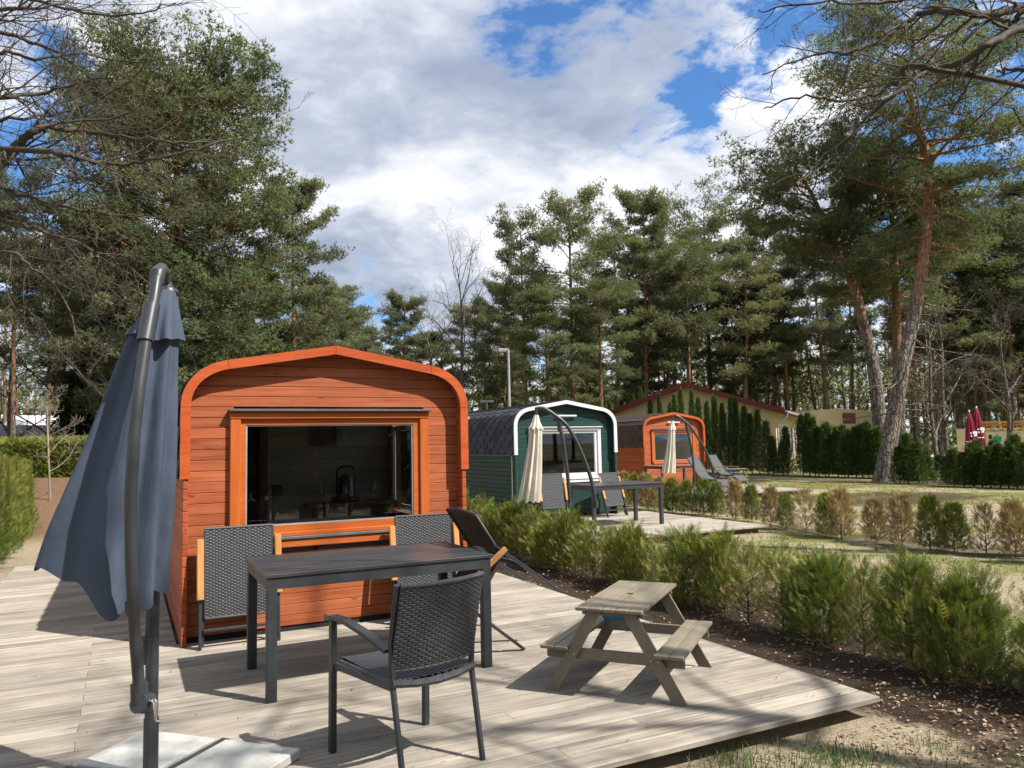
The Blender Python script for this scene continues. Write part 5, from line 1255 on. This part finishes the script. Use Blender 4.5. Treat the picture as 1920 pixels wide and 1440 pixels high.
# first row along the near deck, read from the photograph: y, variant, height
row1 = [(2.75, 2, 0.88), (3.2, 2, 0.90), (3.62, 0, 0.92), (4.02, 3, 0.84), (4.38, 2, 0.95), (4.82, 1, 0.95), (5.22, 3, 0.92), (5.62, 0, 0.92), (6.05, 2, 0.92), (6.5, 3, 0.80), (6.9, 0, 0.88), (7.35, 2, 0.88), (7.8, 1, 0.88), (8.3, 0, 0.88), (8.8, 2, 0.9), (9.3, 1, 0.9), (9.85, 0, 0.95), (10.4, 2, 0.95), (11.0, 1, 1.0), (11.7, 0, 1.05), (12.4, 2, 1.05), (13.2, 1, 1.0)]
for i, (yy, v, h) in enumerate(row1):
    lk = {0: 'bushy green', 2: 'dense bright green', 1: 'thin, dry footed', 3: 'mostly dried out'}[v]
    x_ = 4.93+rnd.uniform(-0.08, 0.08); s = h*0.76/0.95
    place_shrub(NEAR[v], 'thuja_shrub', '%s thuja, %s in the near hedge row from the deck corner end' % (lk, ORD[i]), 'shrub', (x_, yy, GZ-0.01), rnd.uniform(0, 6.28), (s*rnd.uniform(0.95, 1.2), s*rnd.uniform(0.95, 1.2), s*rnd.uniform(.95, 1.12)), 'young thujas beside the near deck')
row2 = [(1905, 1045, 'b', 104), (1850, 1040, 'w', 92), (1790, 1035, 'g', 90), (1745, 1032, 'g', 100), (1692, 1024, 'b', 96), (1642, 1018, 'b', 82), (1578, 1010, 'b', 92), (1550, 1006, 'g', 80), (1512, 1000, 'w', 80), (1475, 992, 'g', 66), (1446, 985, 'b', 70), (1410, 978, 'g', 66), (1380, 973, 'b', 70), (1345, 968, 'g', 62), (1320, 966, 'g', 66), (1290, 964, 'g', 62), (1262, 962, 'g', 64), (1235, 958, 'b', 62), (1212, 955, 'b', 66), (1190, 950, 'g', 60), (1172, 946, 'b', 60), (1960, 1058, 'g', 110)]
for i, (x, y, k, hp) in enumerate(row2):
    p = at_z(x, y, GZ); D = float(p[:2]@_h[:2]); h = hp/FPX*D; ms = {'g': PILL[i % 2], 'b': BROWN[0], 'w': BROWN[1]}[k]; s = h/0.95
    lk = {'g': 'green', 'b': 'dead straw brown', 'w': 'bare twiggy'}[k]; od = ORD[(i+1) % len(row2)]
    place_shrub(ms, 'thuja_shrub', '%s young thuja, %s in the gappy row counted from its lawn end' % (lk, od), 'shrub', (float(p[0]), float(p[1]), GZ), i*1.7, (s*1.02, s*1.02, s), 'young thujas in the gappy row')
for i, (x_, y_, s_) in enumerate(((7.3, 21.4, 2.2), (8.3, 22.2, 2.4), (6.6, 22.6, 2.3))): place_shrub(NEAR[(2, 0, 2)[i]], 'garden_bush', 'large green bush behind the nearest cabin, glimpsed through its windows', 'bush', (x_, y_, GZ), i*2.0, (s_, s_, s_), 'bushes behind the nearest cabin')
# tall thuja row behind the far cabin
TALL = [thuja_mesh('tall_a', 11, 2.9, 0.36, 2600, 0.17, 'cone', 'thuja_tall'), thuja_mesh('tall_b', 12, 2.9, 0.33, 2600, 0.17, 'cone', 'thuja_tall'), thuja_mesh('tall_c', 13, 2.9, 0.35, 2400, 0.17, 'cone', 'thuja_tall', 0, 0.45)]
tall_px = [(1130, 752), (1146, 748), (1160, 742), (1176, 758), (1187, 742), (1201, 728), (1215, 743), (1225, 750), (1240, 739), (1256, 755), (1270, 740), (1283, 730), (1300, 731), (1316, 745), (1327, 753), (1344, 742), (1360, 757), (1372, 745), (1382, 748), (1402, 762), (1412, 775), (1427, 768), (1441, 790), (1452, 818), (1466, 830), (1478, 800), (1500, 778), (1512, 775), (1522, 782), (1533, 800), (1546, 798), (1556, 792), (1569, 800), (1580, 797), (1592, 805), (1604, 800), (1614, 795), (1626, 790), (1636, 805), (1646, 800)]
for i, (x, yt) in enumerate(tall_px):
    d = ray(x, 850); X0 = 25.4 if x > 1330 else 25.4+(1330-x)*0.012
    t_ = X0/d[0]; by = float(d[1]*t_); D = float(np.array([X0, by])@_h[:2]); h = hz(yt, x, D)-GZ
    lk = 'rusty browned' if i in (21, 22) else ('tall slender dark' if x < 1470 else 'dense dark')
    lb = ('%s thuja, %s in the tall row counted from the lawn pine' % (lk, ORD[len(tall_px)-1-i]), 'tall thuja row before the yellow house')
    wd_ = (0.72 if x < 1400 else 0.92)*rnd.uniform(.9, 1.1)
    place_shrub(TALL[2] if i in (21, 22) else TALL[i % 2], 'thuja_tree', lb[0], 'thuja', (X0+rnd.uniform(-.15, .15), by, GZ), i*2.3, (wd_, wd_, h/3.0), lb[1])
for i in range(30):  # unseen row, added so the near panes mirror something dark
    place_shrub(TALL[i % 2], 'thuja_tree', 'unseen thuja added behind the viewpoint to darken the pane reflections', 'thuja', (-10.5+i*0.56, -4.6+rnd.uniform(-.1, .1), GZ), i*1.3, (1.3, 1.3, rnd.uniform(1.05, 1.25)), 'added thuja row behind the viewpoint')
# lower thujas right of the lawn pine
low_px = [(1688, 838, 908), (1704, 812, 908), (1722, 830, 908), (1738, 845, 906), (1766, 852, 900), (1790, 842, 912), (1808, 848, 914), (1826, 830, 914), (1842, 840, 914), (1858, 836, 915), (1876, 832, 915), (1892, 838, 916), (1908, 815, 916), (1925, 830, 918), (1945, 832, 918), (1835, 825, 908), (1868, 826, 908), (1900, 822, 908), (1782, 850, 905)]
for i, (x, yt, yb) in enumerate(low_px):
    p = at_z(x, yb, GZ); D = float(p[:2]@_h[:2]); h = hz(yt, x, D)-GZ; wd_ = 0.85
    place_shrub(TALL[i % 2], 'thuja_tree', 'chest high dark thuja, %s in the low row counted from the lawn pine' % ORD[sorted(range(len(low_px)), key=lambda q: low_px[q][0]).index(i)], 'thuja', (float(p[0]), float(p[1]), GZ), i*1.9, (wd_, wd_, h/3.0), 'low thujas before the crimson parasols')
# left columns of thuja along the deck side
LEFT = [thuja_mesh('left_a', 21, 1.45, 0.25, 2200, 0.10, 'cone', 'thuja_left', 0, 0, .5), thuja_mesh('left_b', 22, 1.45, 0.24, 2200, 0.10, 'cone', 'thuja_left', 0, 0, .3)]
for i in range(9):
    yy = 12.9+i*0.62; place_shrub(LEFT[i % 2], 'thuja_shrub', 'plump yellow green thuja, %s along the deck side going towards the bank' % ORD[i], 'shrub', (-1.75+rnd.uniform(-.05, .05), yy, GZ), i*1.1, (0.92, 0.92, rnd.uniform(0.92, 1.04)), 'plump thujas along the deck side')
# clipped hedge on the bank
def clipped_hedge():
    rs = RS(3); t = thing('clipped_hedge', 'long clipped yellow green hedge on the bank behind the blue grey parasol', 'hedge', (*base(60, 25), 0.0))
    a = np.array(base(-260, 23)); b = np.array(base(330, 24.5)); L = np.linalg.norm(b-a); n = 5200; s = rs.uniform(0, 1, n)
    f = rs.randint(0, 3, n); ztop = 1.85; zb = 0.5
    dpt = rs.uniform(0, 1.0, n); z = zb+(ztop-zb)*rs.uniform(0, 1, n); top = f == 2
    nrm2 = np.array([(b-a)[1], -(b-a)[0]])/L
    off = np.where(top, dpt*1.1, rs.uniform(0, 0.1, n)); z = np.where(top, ztop+rs.normal(0, 0.03, n), z)
    P2 = a[None]+(b-a)[None]*s[:, None]-nrm2[None]*off[:, None]
    P3 = np.stack([P2[:, 0]-t.location.x, P2[:, 1]-t.location.y, z], -1)
    d = np.where(top[:, None], np.array([0, 0, 1.0]), np.array([nrm2[0], nrm2[1], 0.5]))+rs.normal(0, 0.45, (n, 3))
    V, Fq, tt = sprays(P3, d, np.full(n, 0.19), rs, rs.uniform(0.1, 1, n))
    link('foliage', npmesh('hedge_foliage', V, Fq, 'hedge_leaf', tt), t)['kind'] = 'stuff'
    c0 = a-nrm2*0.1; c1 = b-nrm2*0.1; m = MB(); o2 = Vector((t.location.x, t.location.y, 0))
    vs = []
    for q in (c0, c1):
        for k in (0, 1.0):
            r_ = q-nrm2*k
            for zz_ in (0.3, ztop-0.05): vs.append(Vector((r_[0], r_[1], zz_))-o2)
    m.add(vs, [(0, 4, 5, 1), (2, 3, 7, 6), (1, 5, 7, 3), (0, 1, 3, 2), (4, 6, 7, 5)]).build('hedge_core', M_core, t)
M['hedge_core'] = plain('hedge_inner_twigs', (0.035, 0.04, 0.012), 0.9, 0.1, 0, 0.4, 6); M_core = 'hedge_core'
clipped_hedge()

# ================================================================== BUILDINGS BEHIND
def house():
    # gable faces the camera side; corner at px 1430
    c0 = at_d(1458, 880, 41.0); ang = math.radians(51.6)
    s_dir = Vector((math.sin(ang), math.cos(ang), 0)); g_dir = Vector((-s_dir.y, s_dir.x, 0))   # gable runs to the left and back
    t = thing('gabled_house', 'cream yellow house with dark red roof trim behind the tall thuja row', 'house', (float(c0[0]), float(c0[1]), GZ))
    mtx = Matrix(((g_dir.x, s_dir.x, 0, 0), (g_dir.y, s_dir.y, 0, 0), (0, 0, 1, 0), (0, 0, 0, 1)))
    Wg = 9.3; Ls = 13.0; he = 3.15; hr = 4.68
    def bld(m, name, mat, par=None):
        m.v = [tuple(mtx @ Vector(q)) for q in m.v]; return m.build(name, mat, par or t)
    bld(MB().prism([(0, 0), (Wg, 0), (Wg, he), (Wg/2, hr-0.12), (0, he)], 0, Ls, 'y'), 'wall', 'yellow_wall')
    ov = 0.55
    def slab(x0, z0, x1, z1, y0, y1, th):
        return MB().add([(x0, y0, z0), (x1, y0, z1), (x1, y1, z1), (x0, y1, z0), (x0, y0, z0+th), (x1, y0, z1+th), (x1, y1, z1+th), (x0, y1, z0+th)], [(0, 3, 2, 1), (4, 5, 6, 7), (0, 1, 5, 4), (1, 2, 6, 5), (2, 3, 7, 6), (3, 0, 4, 7)])
    sl = (hr-he)/(Wg/2); rf = bld(slab(-ov, he-sl*ov+0.02, Wg/2, hr+0.02, -0.4, Ls+.4, 0.10), 'roof', 'roof_tile'); bld(slab(Wg+ov, he-sl*ov+0.02, Wg/2+.001, hr+0.02, -0.4, Ls+.4, 0.10), 'roof', 'roof_tile')
    bld(slab(-ov, he-sl*ov-0.14, Wg/2, hr-0.14, -0.47, -0.405, 0.30), 'barge_board', 'red_trim', t); bld(slab(Wg+ov, he-sl*ov-0.14, Wg/2+.001, hr-0.14, -0.47, -0.405, 0.30), 'barge_board', 'red_trim', t)
    bld(MB().box(-ov-0.03, -ov+0.02, -0.4, Ls+.4, he-sl*ov-0.16, he-sl*ov+0.04), 'eave_board', 'red_trim')
    bld(MB().tube([(-ov-0.08, -0.45, he-sl*ov+0.02), (-ov-0.08, Ls+.4, he-sl*ov+0.02)], 0.07, 8), 'gutter', 'zinc')
    for yy in (0.05, 8.5): bld(MB().tube([(-ov-0.08, yy, he-sl*ov), (-ov-0.02, yy, he-sl*ov-0.25), (-0.1, yy, he-0.75), (-0.1, yy, 0)], 0.05, 8), 'downpipe', 'zinc')
    for yy in (1.0, 2.6, 5.0, 7.5, 10.0):
        wn = bld(MB().box(-0.05, 0.0, yy, yy+1.1, 0.6, 2.35), 'window', 'white_far'); bld(MB().box(-0.058, -0.051, yy+.1, yy+.52, .7, 2.25).box(-0.058, -0.051, yy+.58, yy+1.0, .7, 2.25), 'pane', 'glass_dark', wn)
    wn = bld(MB().box(4.4, 5.6, -0.05, 0.0, 1.1, 2.4), 'window', 'white_far'); bld(MB().box(4.5, 5.5, -0.058, -0.051, 1.2, 2.3), 'pane', 'glass_dark', wn)
    wn = bld(MB().box(1.9, 3.0, -0.05, 0.0, 1.1, 2.15), 'window', 'white_far'); bld(MB().box(2.0, 2.9, -0.058, -0.051, 1.2, 2.05), 'pane', 'glass_dark', wn)
house()
def flat_house():
    a = Vector(at_d(1492, 880, 56)); b = Vector(at_d(1662, 880, 60)); a.z = b.z = GZ; d = (b-a); L = d.length; d.normalize(); n = Vector((-d.y, d.x, 0))
    t = thing('flat_roofed_house', 'pale yellow building with a low curved top behind the lawn pine', 'house', tuple(a))
    mtx = Matrix(((d.x, n.x, 0, 0), (d.y, n.y, 0, 0), (0, 0, 1, 0), (0, 0, 0, 1)))
    def bld(m, name, mat, par=None): m.v = [tuple(mtx @ Vector(q)) for q in m.v]; return m.build(name, mat, par or t)
    h0 = 3.35
    bld(MB().prism([(0, 0), (L, 0), (L, h0), (L*0.75, h0+0.28), (L*0.5, h0+0.4), (L*0.25, h0+0.28), (0, h0)], 0, 8, 'y'), 'wall', 'yellow_wall')
    bld(MB().box(L*0.53, L*0.67, -0.06, 0, 2.6, 3.4), 'vent_hatch', 'roof_tile')
    for x in (0.6, 2.6, 4.4): w_ = bld(MB().box(x, x+1.2, -0.05, 0, 0.7, 1.95), 'window', 'white_far'); bld(MB().box(x+.1, x+1.1, -0.058, -0.051, .8, 1.85), 'pane', 'glass_dark', w_)
flat_house()
def awning_tents():
    p = Vector(at_d(-60, 800, 33)); t = thing('awning_tent', 'plum grey caravan awning with a dark red valance behind the clipped hedge', 'awning', (p.x, p.y, 0.6))
    q = lambda x, y, D: Vector(at_d(x, y, D))-t.location
    A, B, C_, D_ = q(-140, 822, 31), q(112, 818, 33), q(85, 797, 37), q(-140, 797, 36)
    MB().add([A, B, C_, D_, A-Vector((0, 0, .06)), B-Vector((0, 0, .06)), C_-Vector((0, 0, .06)), D_-Vector((0, 0, .06))], [(0, 1, 2, 3), (4, 7, 6, 5), (0, 4, 5, 1), (1, 5, 6, 2), (2, 6, 7, 3), (3, 7, 4, 0)]).build('roof', 'awning', t)
    dv = Vector((0, 0, 0.09)); MB().add([A-dv*.7, B-dv*.7, B-dv*1.9, A-dv*1.9], [(0, 1, 2, 3)]).build('valance', 'awning_red', t)
    for x in (-100, -20, 16, 36, 54, 72, 96):
        a = q(x, 823, 31.6); MB().tube([a, a+Vector((0.6, 0, -1.6))], 0.02, 6).build('pole', 'zinc', t)
    MB().add([q(-140, 824, 37), q(110, 822, 38), q(110, 850, 38), q(-140, 850, 37)], [(0, 1, 2, 3)]).build('side_wall', 'room_dark', t)
    p = Vector(at_d(60, 790, 42)); t = thing('white_roof_shelter', 'shelter with a bright white roof behind the plum grey awning', 'shelter', (p.x, p.y, 0.6))
    A, B, C_, D_ = q(4, 798, 41), q(120, 797, 40), q(150, 779, 47), q(24, 779, 47)
    MB().add([A, B, C_, D_, A-Vector((0, 0, .12)), B-Vector((0, 0, .12)), C_-Vector((0, 0, .12)), D_-Vector((0, 0, .12))], [(0, 1, 2, 3), (4, 7, 6, 5), (0, 4, 5, 1), (1, 5, 6, 2), (2, 6, 7, 3), (3, 7, 4, 0)]).build('roof', 'white_far', t)
    for a in (A, B, C_, D_): MB().tube([a-Vector((0, 0, .1)), Vector((a.x, a.y, 0))], 0.06, 6).build('post', 'white_far', t)
awning_tents()
# street lamps
def street_lamp(px, D, ytop, label, arms):
    bx, by = base(px, D); h = hz(ytop, px, D); t = thing('street_lamp', label, 'street lamp', (bx, by, GZ)); h -= GZ
    MB().tube([(0, 0, 0), (0, 0, h)], [0.075, 0.055], 10).build('pole', 'zinc', t, True)
    for s in arms:
        dx = -_r*s
        e = Vector((dx[0]*0.45, dx[1]*0.45, h)); MB().beam((0, 0, h), e, 0.16, 0.12, (0, 0, 1), 0.02).build('lamp_head', 'zinc', t)
        MB().beam(Vector((dx[0]*.1, dx[1]*.1, h-0.07)), Vector((dx[0]*.42, dx[1]*.42, h-0.07)), 0.13, 0.02).build('lamp_lens', 'white_far', t)
    return t
street_lamp(956, 34, 656, 'tall grey street lamp with one head rising behind the green cabin', (1,))
street_lamp(914, 48, 752, 'small far street lamp with two heads among the trunks', (1, -1))
# crimson parasols, golden frame and people on the terrace
def crimson(px, D, yt, label, seed):
    bx, by = base(px, D); h = hz(yt, px, D)-GZ; t = thing('closed_parasol', label, 'parasol', (bx, by, GZ))
    MB().tube([(0, 0, 0), (0, 0, h)], 0.04, 8).build('pole', 'white_far', t)
    o = canopy_mesh('canopy', [(h-0.02, 0, 0, .03, .03, .1, 0), (h-0.5, 0, 0, .16, .16, .3, 0), (h-1.1, 0, 0, .26, .26, .35, 0), (h-1.7, 0, 0, .30, .30, .4, 0), (h-2.3, 0, 0, .38, .38, .45, 0.03)], 'crimson', t, 8, seed, 64)
    MB().lathe([(.02, 0), (.05, .04), (.02, .09)], 8, (0, 0, h-.02)).build('finial', 'white_far', t)
    # broken white lettering patches on the folds
    m = MB()
    for k, (dx, dz, w_, hh) in enumerate(((-.16, 0, .10, .08), (-.03, .02, .12, .16), (.12, .0, .10, .2), (-.14, -.16, .1, .09), (.03, -.14, .14, .1))):
        a = Vector((_r[0]*dx, _r[1]*dx, h-1.25+dz))-Vector((_h[0], _h[1], 0))*math.sqrt(max(.01, .285**2-dx*dx))
        rr = Vector((_r[0], _r[1], 0)); m.beam(a, a+rr*w_, 0.01, hh, (0, 0, 1))
    m.build('lettering', 'white_far', t); MB().lathe([(.29, 0), (.30, .02), (.29, .05)], 14, (0, 0, h-1.75)).build('tie_band', 'white_far', t)
crimson(1819, 44, 771, 'closed crimson parasol with white lettering, the lower of the two beside the golden frame', 1)
crimson(1833, 44, 764, 'closed crimson parasol with white lettering, the taller of the two beside the golden frame', 2)
def golden_frame():
    a = Vector(at_d(1850, 900, 46)); b = Vector(at_d(2010, 900, 44)); a.z = b.z = GZ; d = (b-a).normalized(); L = (b-a).length
    t = thing('golden_frame', 'golden yellow steel lattice frame with a thatched edge behind the low thujas', 'frame', tuple(a)); P_ = lambda s, z: d*s+Vector((0, 0, z))
    hT = hz(797, 1855, 46)-GZ; hB = hz(808, 1855, 46)-GZ
    for s in (0.0, L): MB().beam(P_(s, 0), P_(s, hT), 0.14, 0.14, (1, 0, 0)).build('post', 'golden_steel', t)
    MB().beam(P_(-.05, hT), P_(L, hT), 0.1, 0.1).build('top_chord', 'golden_steel', t); MB().beam(P_(-.05, hB), P_(L, hB), 0.1, 0.09).build('bottom_chord', 'golden_steel', t)
    n = 9
    for k in range(n):
        s0 = L*k/n; s1 = L*(k+.5)/n; s2 = L*(k+1)/n
        MB().beam(P_(s0, hB), P_(s1, hT), 0.05, 0.05).build('lattice_bar', 'golden_steel', t); MB().beam(P_(s1, hT), P_(s2, hB), 0.05, 0.05).build('lattice_bar', 'golden_steel', t)
    MB().beam(P_(-.2, hT+.15), P_(L, hT+.15), 1.6, 0.12).build('roof_edge', 'arm_wood', t)
    MB().beam(P_(0.1, 1.0)+Vector((_h[0], _h[1], 0))*3, P_(L, 1.0)+Vector((_h[0], _h[1], 0))*3, 0.1, 1.9).build('back_panel', 'yellow_wall', t)
golden_frame()
def person(label, loc, rz, top, hairm):
    t = thing('person', label, 'person', loc, rz)
    vs = [(0, 0, .52), (0, .02, .75), (0, .03, 1.0), (0, .03, 1.1), (0, 0.0, 1.2), (0, -.02, 1.32), (-.18, .03, 1.02), (-.22, -.08, .78), (-.12, -.26, .72), (.18, .03, 1.02), (.22, -.08, .78), (.12, -.26, .72), (-.1, -.05, .5), (-.11, -.42, .5), (-.11, -.40, .08), (-.11, -.52, .03), (.1, -.05, .5), (.11, -.42, .5), (.11, -.40, .08), (.11, -.52, .03)]
    es = [(0, 1), (1, 2), (2, 3), (3, 4), (4, 5), (2, 6), (6, 7), (7, 8), (2, 9), (9, 10), (10, 11), (0, 12), (12, 13), (13, 14), (14, 15), (0, 16), (16, 17), (17, 18), (18, 19)]
    rd = [.15, .15, .15, .06, .075, .085, .075, .05, .035, .075, .05, .035, .09, .075, .05, .04, .09, .075, .05, .04]
    me = bpy.data.meshes.new('body'); me.from_pydata(vs, es, []); o = link('body', me, t); o.modifiers.new('skin', 'SKIN')
    for i, r_ in enumerate(rd): me.skin_vertices[0].data[i].radius = (r_, r_*(.75 if i in (0, 1, 2) else 1)); 
    me.skin_vertices[0].data[0].use_root = True; sb = o.modifiers.new('sub', 'SUBSURF'); sb.levels = sb.render_levels = 1
    m, tt, b = base_mat('person_clothes_and_skin', .8, .2); z = tt.new('ShaderNodeSeparateXYZ', ins={0: tt.new('ShaderNodeTexCoord').outputs['Object']}).outputs[2]
    cl = tt.mix(tt.math('GREATER_THAN', z, .56), (0.03, .035, .05), top); cl = tt.mix(tt.math('GREATER_THAN', z, 1.08), cl, (.45, .27, .19)); tt.set(b, 'Base Color', cl); me.materials.append(m)
    MB().lathe([(.0, .16), (.06, .15), (.095, .09), (.105, .02), (.1, -.06), (.07, -.1)], 12, (0, 0.015, 1.275)).build('hair', hairm, t, True)
    m = MB().box(-.25, .25, -.15, .25, .40, .44, .01)
    for x_ in (-.22, .22):
        for y_ in (-.12, .22): m.box(x_-.02, x_+.02, y_-.02, y_+.02, 0, .40)
    s = thing('terrace_stool', 'stool under '+label.split(' seated')[0], 'stool', loc, rz); m.build('seat_and_legs', 'arm_wood', s)
bx, by = base(1868, 45.5); person('person in a green jacket seated under the golden frame', (bx, by, 0.25), 2.6, (0.02, .30, .16), 'stone_white')
bx, by = base(1855, 46.5); person('person in a brown jacket seated beside the golden post', (bx, by, 0.0), 3.4, (.12, .065, .04), 'hair')
tb = thing('terrace', 'raised terrace floor under the golden frame', 'terrace', (*base(1880, 46), GZ)); MB().box(-6, 6, -3, 3, 0, .37).build('floor', 'concrete', tb)
MB().box(-6, 6, -3.02, -3.001, 0, .36).build('edge', 'deck_edge', tb)

# ================================================================== GROUND COVER
def blades(n, fx, rs, hmin, hmax, wd, mat, name, label, cat):
    P2 = fx(n, rs); n = len(P2); z = gheight(P2[:, 0], P2[:, 1]); h = rs.uniform(hmin, hmax, n); a = rs.uniform(0, 6.28, n); bend = rs.uniform(0.2, 0.9, n)*h
    b0 = np.stack([P2[:, 0], P2[:, 1], z-0.005], -1); sx_ = np.stack([np.cos(a), np.sin(a), 0*a], -1)*wd/2; bd = np.stack([-np.sin(a), np.cos(a), 0*a], -1)
    m1 = b0+bd*bend[:, None]*0.35+np.array([0, 0, 1.0])*h[:, None]*0.6; m2 = b0+bd*bend[:, None]+np.array([0, 0, 1.0])*h[:, None]
    V = np.stack([b0-sx_, b0+sx_, m1+sx_*0.7, m1-sx_*0.7, m2], 1).reshape(-1, 3); i = np.arange(n)*5
    Fq = np.concatenate([np.stack([i, i+1, i+2], -1), np.stack([i, i+2, i+3], -1), np.stack([i+3, i+2, i+4], -1)])
    o = link(name, npmesh(name, V, Fq, mat, np.repeat(rs.uniform(0, 1, n), 5))); tag(o, label, cat, None, 'stuff')
def front_tufts(n, rs):
    c = []
    for (px, py, r_, k) in ((1560, 1432, .16, 5), (1590, 1420, .12, 4), (1430, 1425, .22, 3), (1380, 1438, .15, 3), (1740, 1395, .10, 2), (1500, 1440, .2, 4), (1640, 1425, .15, 2), (1345, 1430, .12, 2), (1760, 1440, .2, 2), (1880, 1440, .25, 2)):
        p = at_z(px, py, GZ); c += [(p[0], p[1], r_)]*k
    c = np.array(c); i = rs.randint(0, len(c), n); q = c[i]; return q[:, :2]+rs.normal(0, 1, (n, 2))*q[:, 2:3]*0.6
blades(900, front_tufts, RS(1), 0.02, 0.085, 0.005, 'grass_fresh', 'grass_tufts', 'fresh green grass tufts at the front edge of the deck', 'grass')
def lawn_pts(n, rs):
    x = rs.uniform(5.4, 24, n); y = rs.uniform(1.0, 22, n); dd = x*_h[0]+y*_h[1]
    k = (dd > 5) & (np.abs(x-10.35) > .3) & ~((x > 5.7) & (x < 9.9) & (y > 9.8) & (y < 18)) & ~((x > 13.1) & (x < 17.6) & (y > 15.8))
    q = np.stack([x, y], -1)[k]; s = np.sin(q[:, 0]*1.1+q[:, 1]*.6)+np.sin(q[:, 1]*1.9-q[:, 0]*.4)+rs.normal(0, .7, len(q)); return q[s > -0.2]
blades(46000, lawn_pts, RS(2), 0.02, 0.06, 0.012, 'grass', 'lawn_grass', 'short dry spring grass on the sandy lawn', 'grass')
def litter(n, seed, fx, size, mat, name, label):
    rs = RS(seed); P2 = fx(n, rs); n = len(P2); z = gheight(P2[:, 0], P2[:, 1])+rs.uniform(0.003, 0.018, n); a = rs.uniform(0, 6.28, n); s = size*rs.uniform(0.5, 1.3, n)
    ux = np.stack([np.cos(a), np.sin(a), rs.normal(0, .3, n)], -1); uy = np.stack([-np.sin(a), np.cos(a), rs.normal(0, .3, n)], -1); c = np.stack([P2[:, 0], P2[:, 1], z], -1); up_ = np.array([0, 0, 1.0])
    s = s[:, None]; V = np.stack([c-ux*s, c-uy*s*.55+up_*s*.25, c+ux*s+up_*s*.2, c+uy*s*.6+up_*s*.3], 1).reshape(-1, 3); i = np.arange(n)*4
    Fq = np.concatenate([np.stack([i, i+1, i+2], -1), np.stack([i, i+2, i+3], -1)]); tag(link(name, npmesh(name, V, Fq, mat, np.repeat(rs.uniform(0, 1, n), 4))), label, 'leaves', None, 'stuff')
M['litter_mix'] = foliage('fallen_leaves_mixed', (0.07, 0.04, 0.022), (0.20, 0.12, 0.065), (0.46, 0.34, 0.22), 0.1, 0.8, 0.15)
def lit_pts(n, rs):
    x = np.concatenate([rs.normal(4.95, 0.5, n//2), rs.uniform(2.8, 6.5, n-n//2)]); y = np.concatenate([rs.uniform(2.2, 9.5, n//2), rs.uniform(1.9, 3.5, n-n//2)])
    k = ~((x < 3.9) & (y > 3.05)); return np.stack([x, y], -1)[k]
litter(6500, 5, lit_pts, 0.014, 'litter_mix', 'leaf_litter', 'dry fallen leaves on the dark soil under the near hedge row')
def lit2(n, rs): return np.stack([rs.uniform(5.5, 24, n), rs.uniform(2, 20, n)], -1)
litter(2500, 6, lit2, 0.03, 'litter_mix', 'lawn_leaves', 'scattered dry leaves over the sandy lawn')
def deck_bits():
    rs = RS(12); n = 170; x = rs.uniform(-1.2, 3.8, n); y = rs.uniform(3.15, 6.3, n); a = rs.uniform(0, 6.28, n); s_ = rs.uniform(0.003, 0.011, n)[:, None]
    ux = np.stack([np.cos(a), np.sin(a), 0.2+0*a], -1); uy = np.stack([-np.sin(a), np.cos(a), 0.1+0*a], -1); c = np.stack([x, y, np.full(n, 0.004)], -1); up_ = np.array([0, 0, 1.0])
    V = np.stack([c-ux*s_, c-uy*s_*.5+up_*s_*.3, c+ux*s_+up_*s_*.3, c+uy*s_*.5+up_*s_*.4], 1).reshape(-1, 3); i = np.arange(n)*4
    Fq = np.concatenate([np.stack([i, i+1, i+2], -1), np.stack([i, i+2, i+3], -1)])
    tag(link('leaf_crumbs', npmesh('leaf_crumbs', V, Fq, 'litter_mix', np.repeat(rs.uniform(0, .7, n), 4))), 'tiny leaf crumbs and twig bits blown onto the near deck', 'leaves', None, 'stuff')
deck_bits()
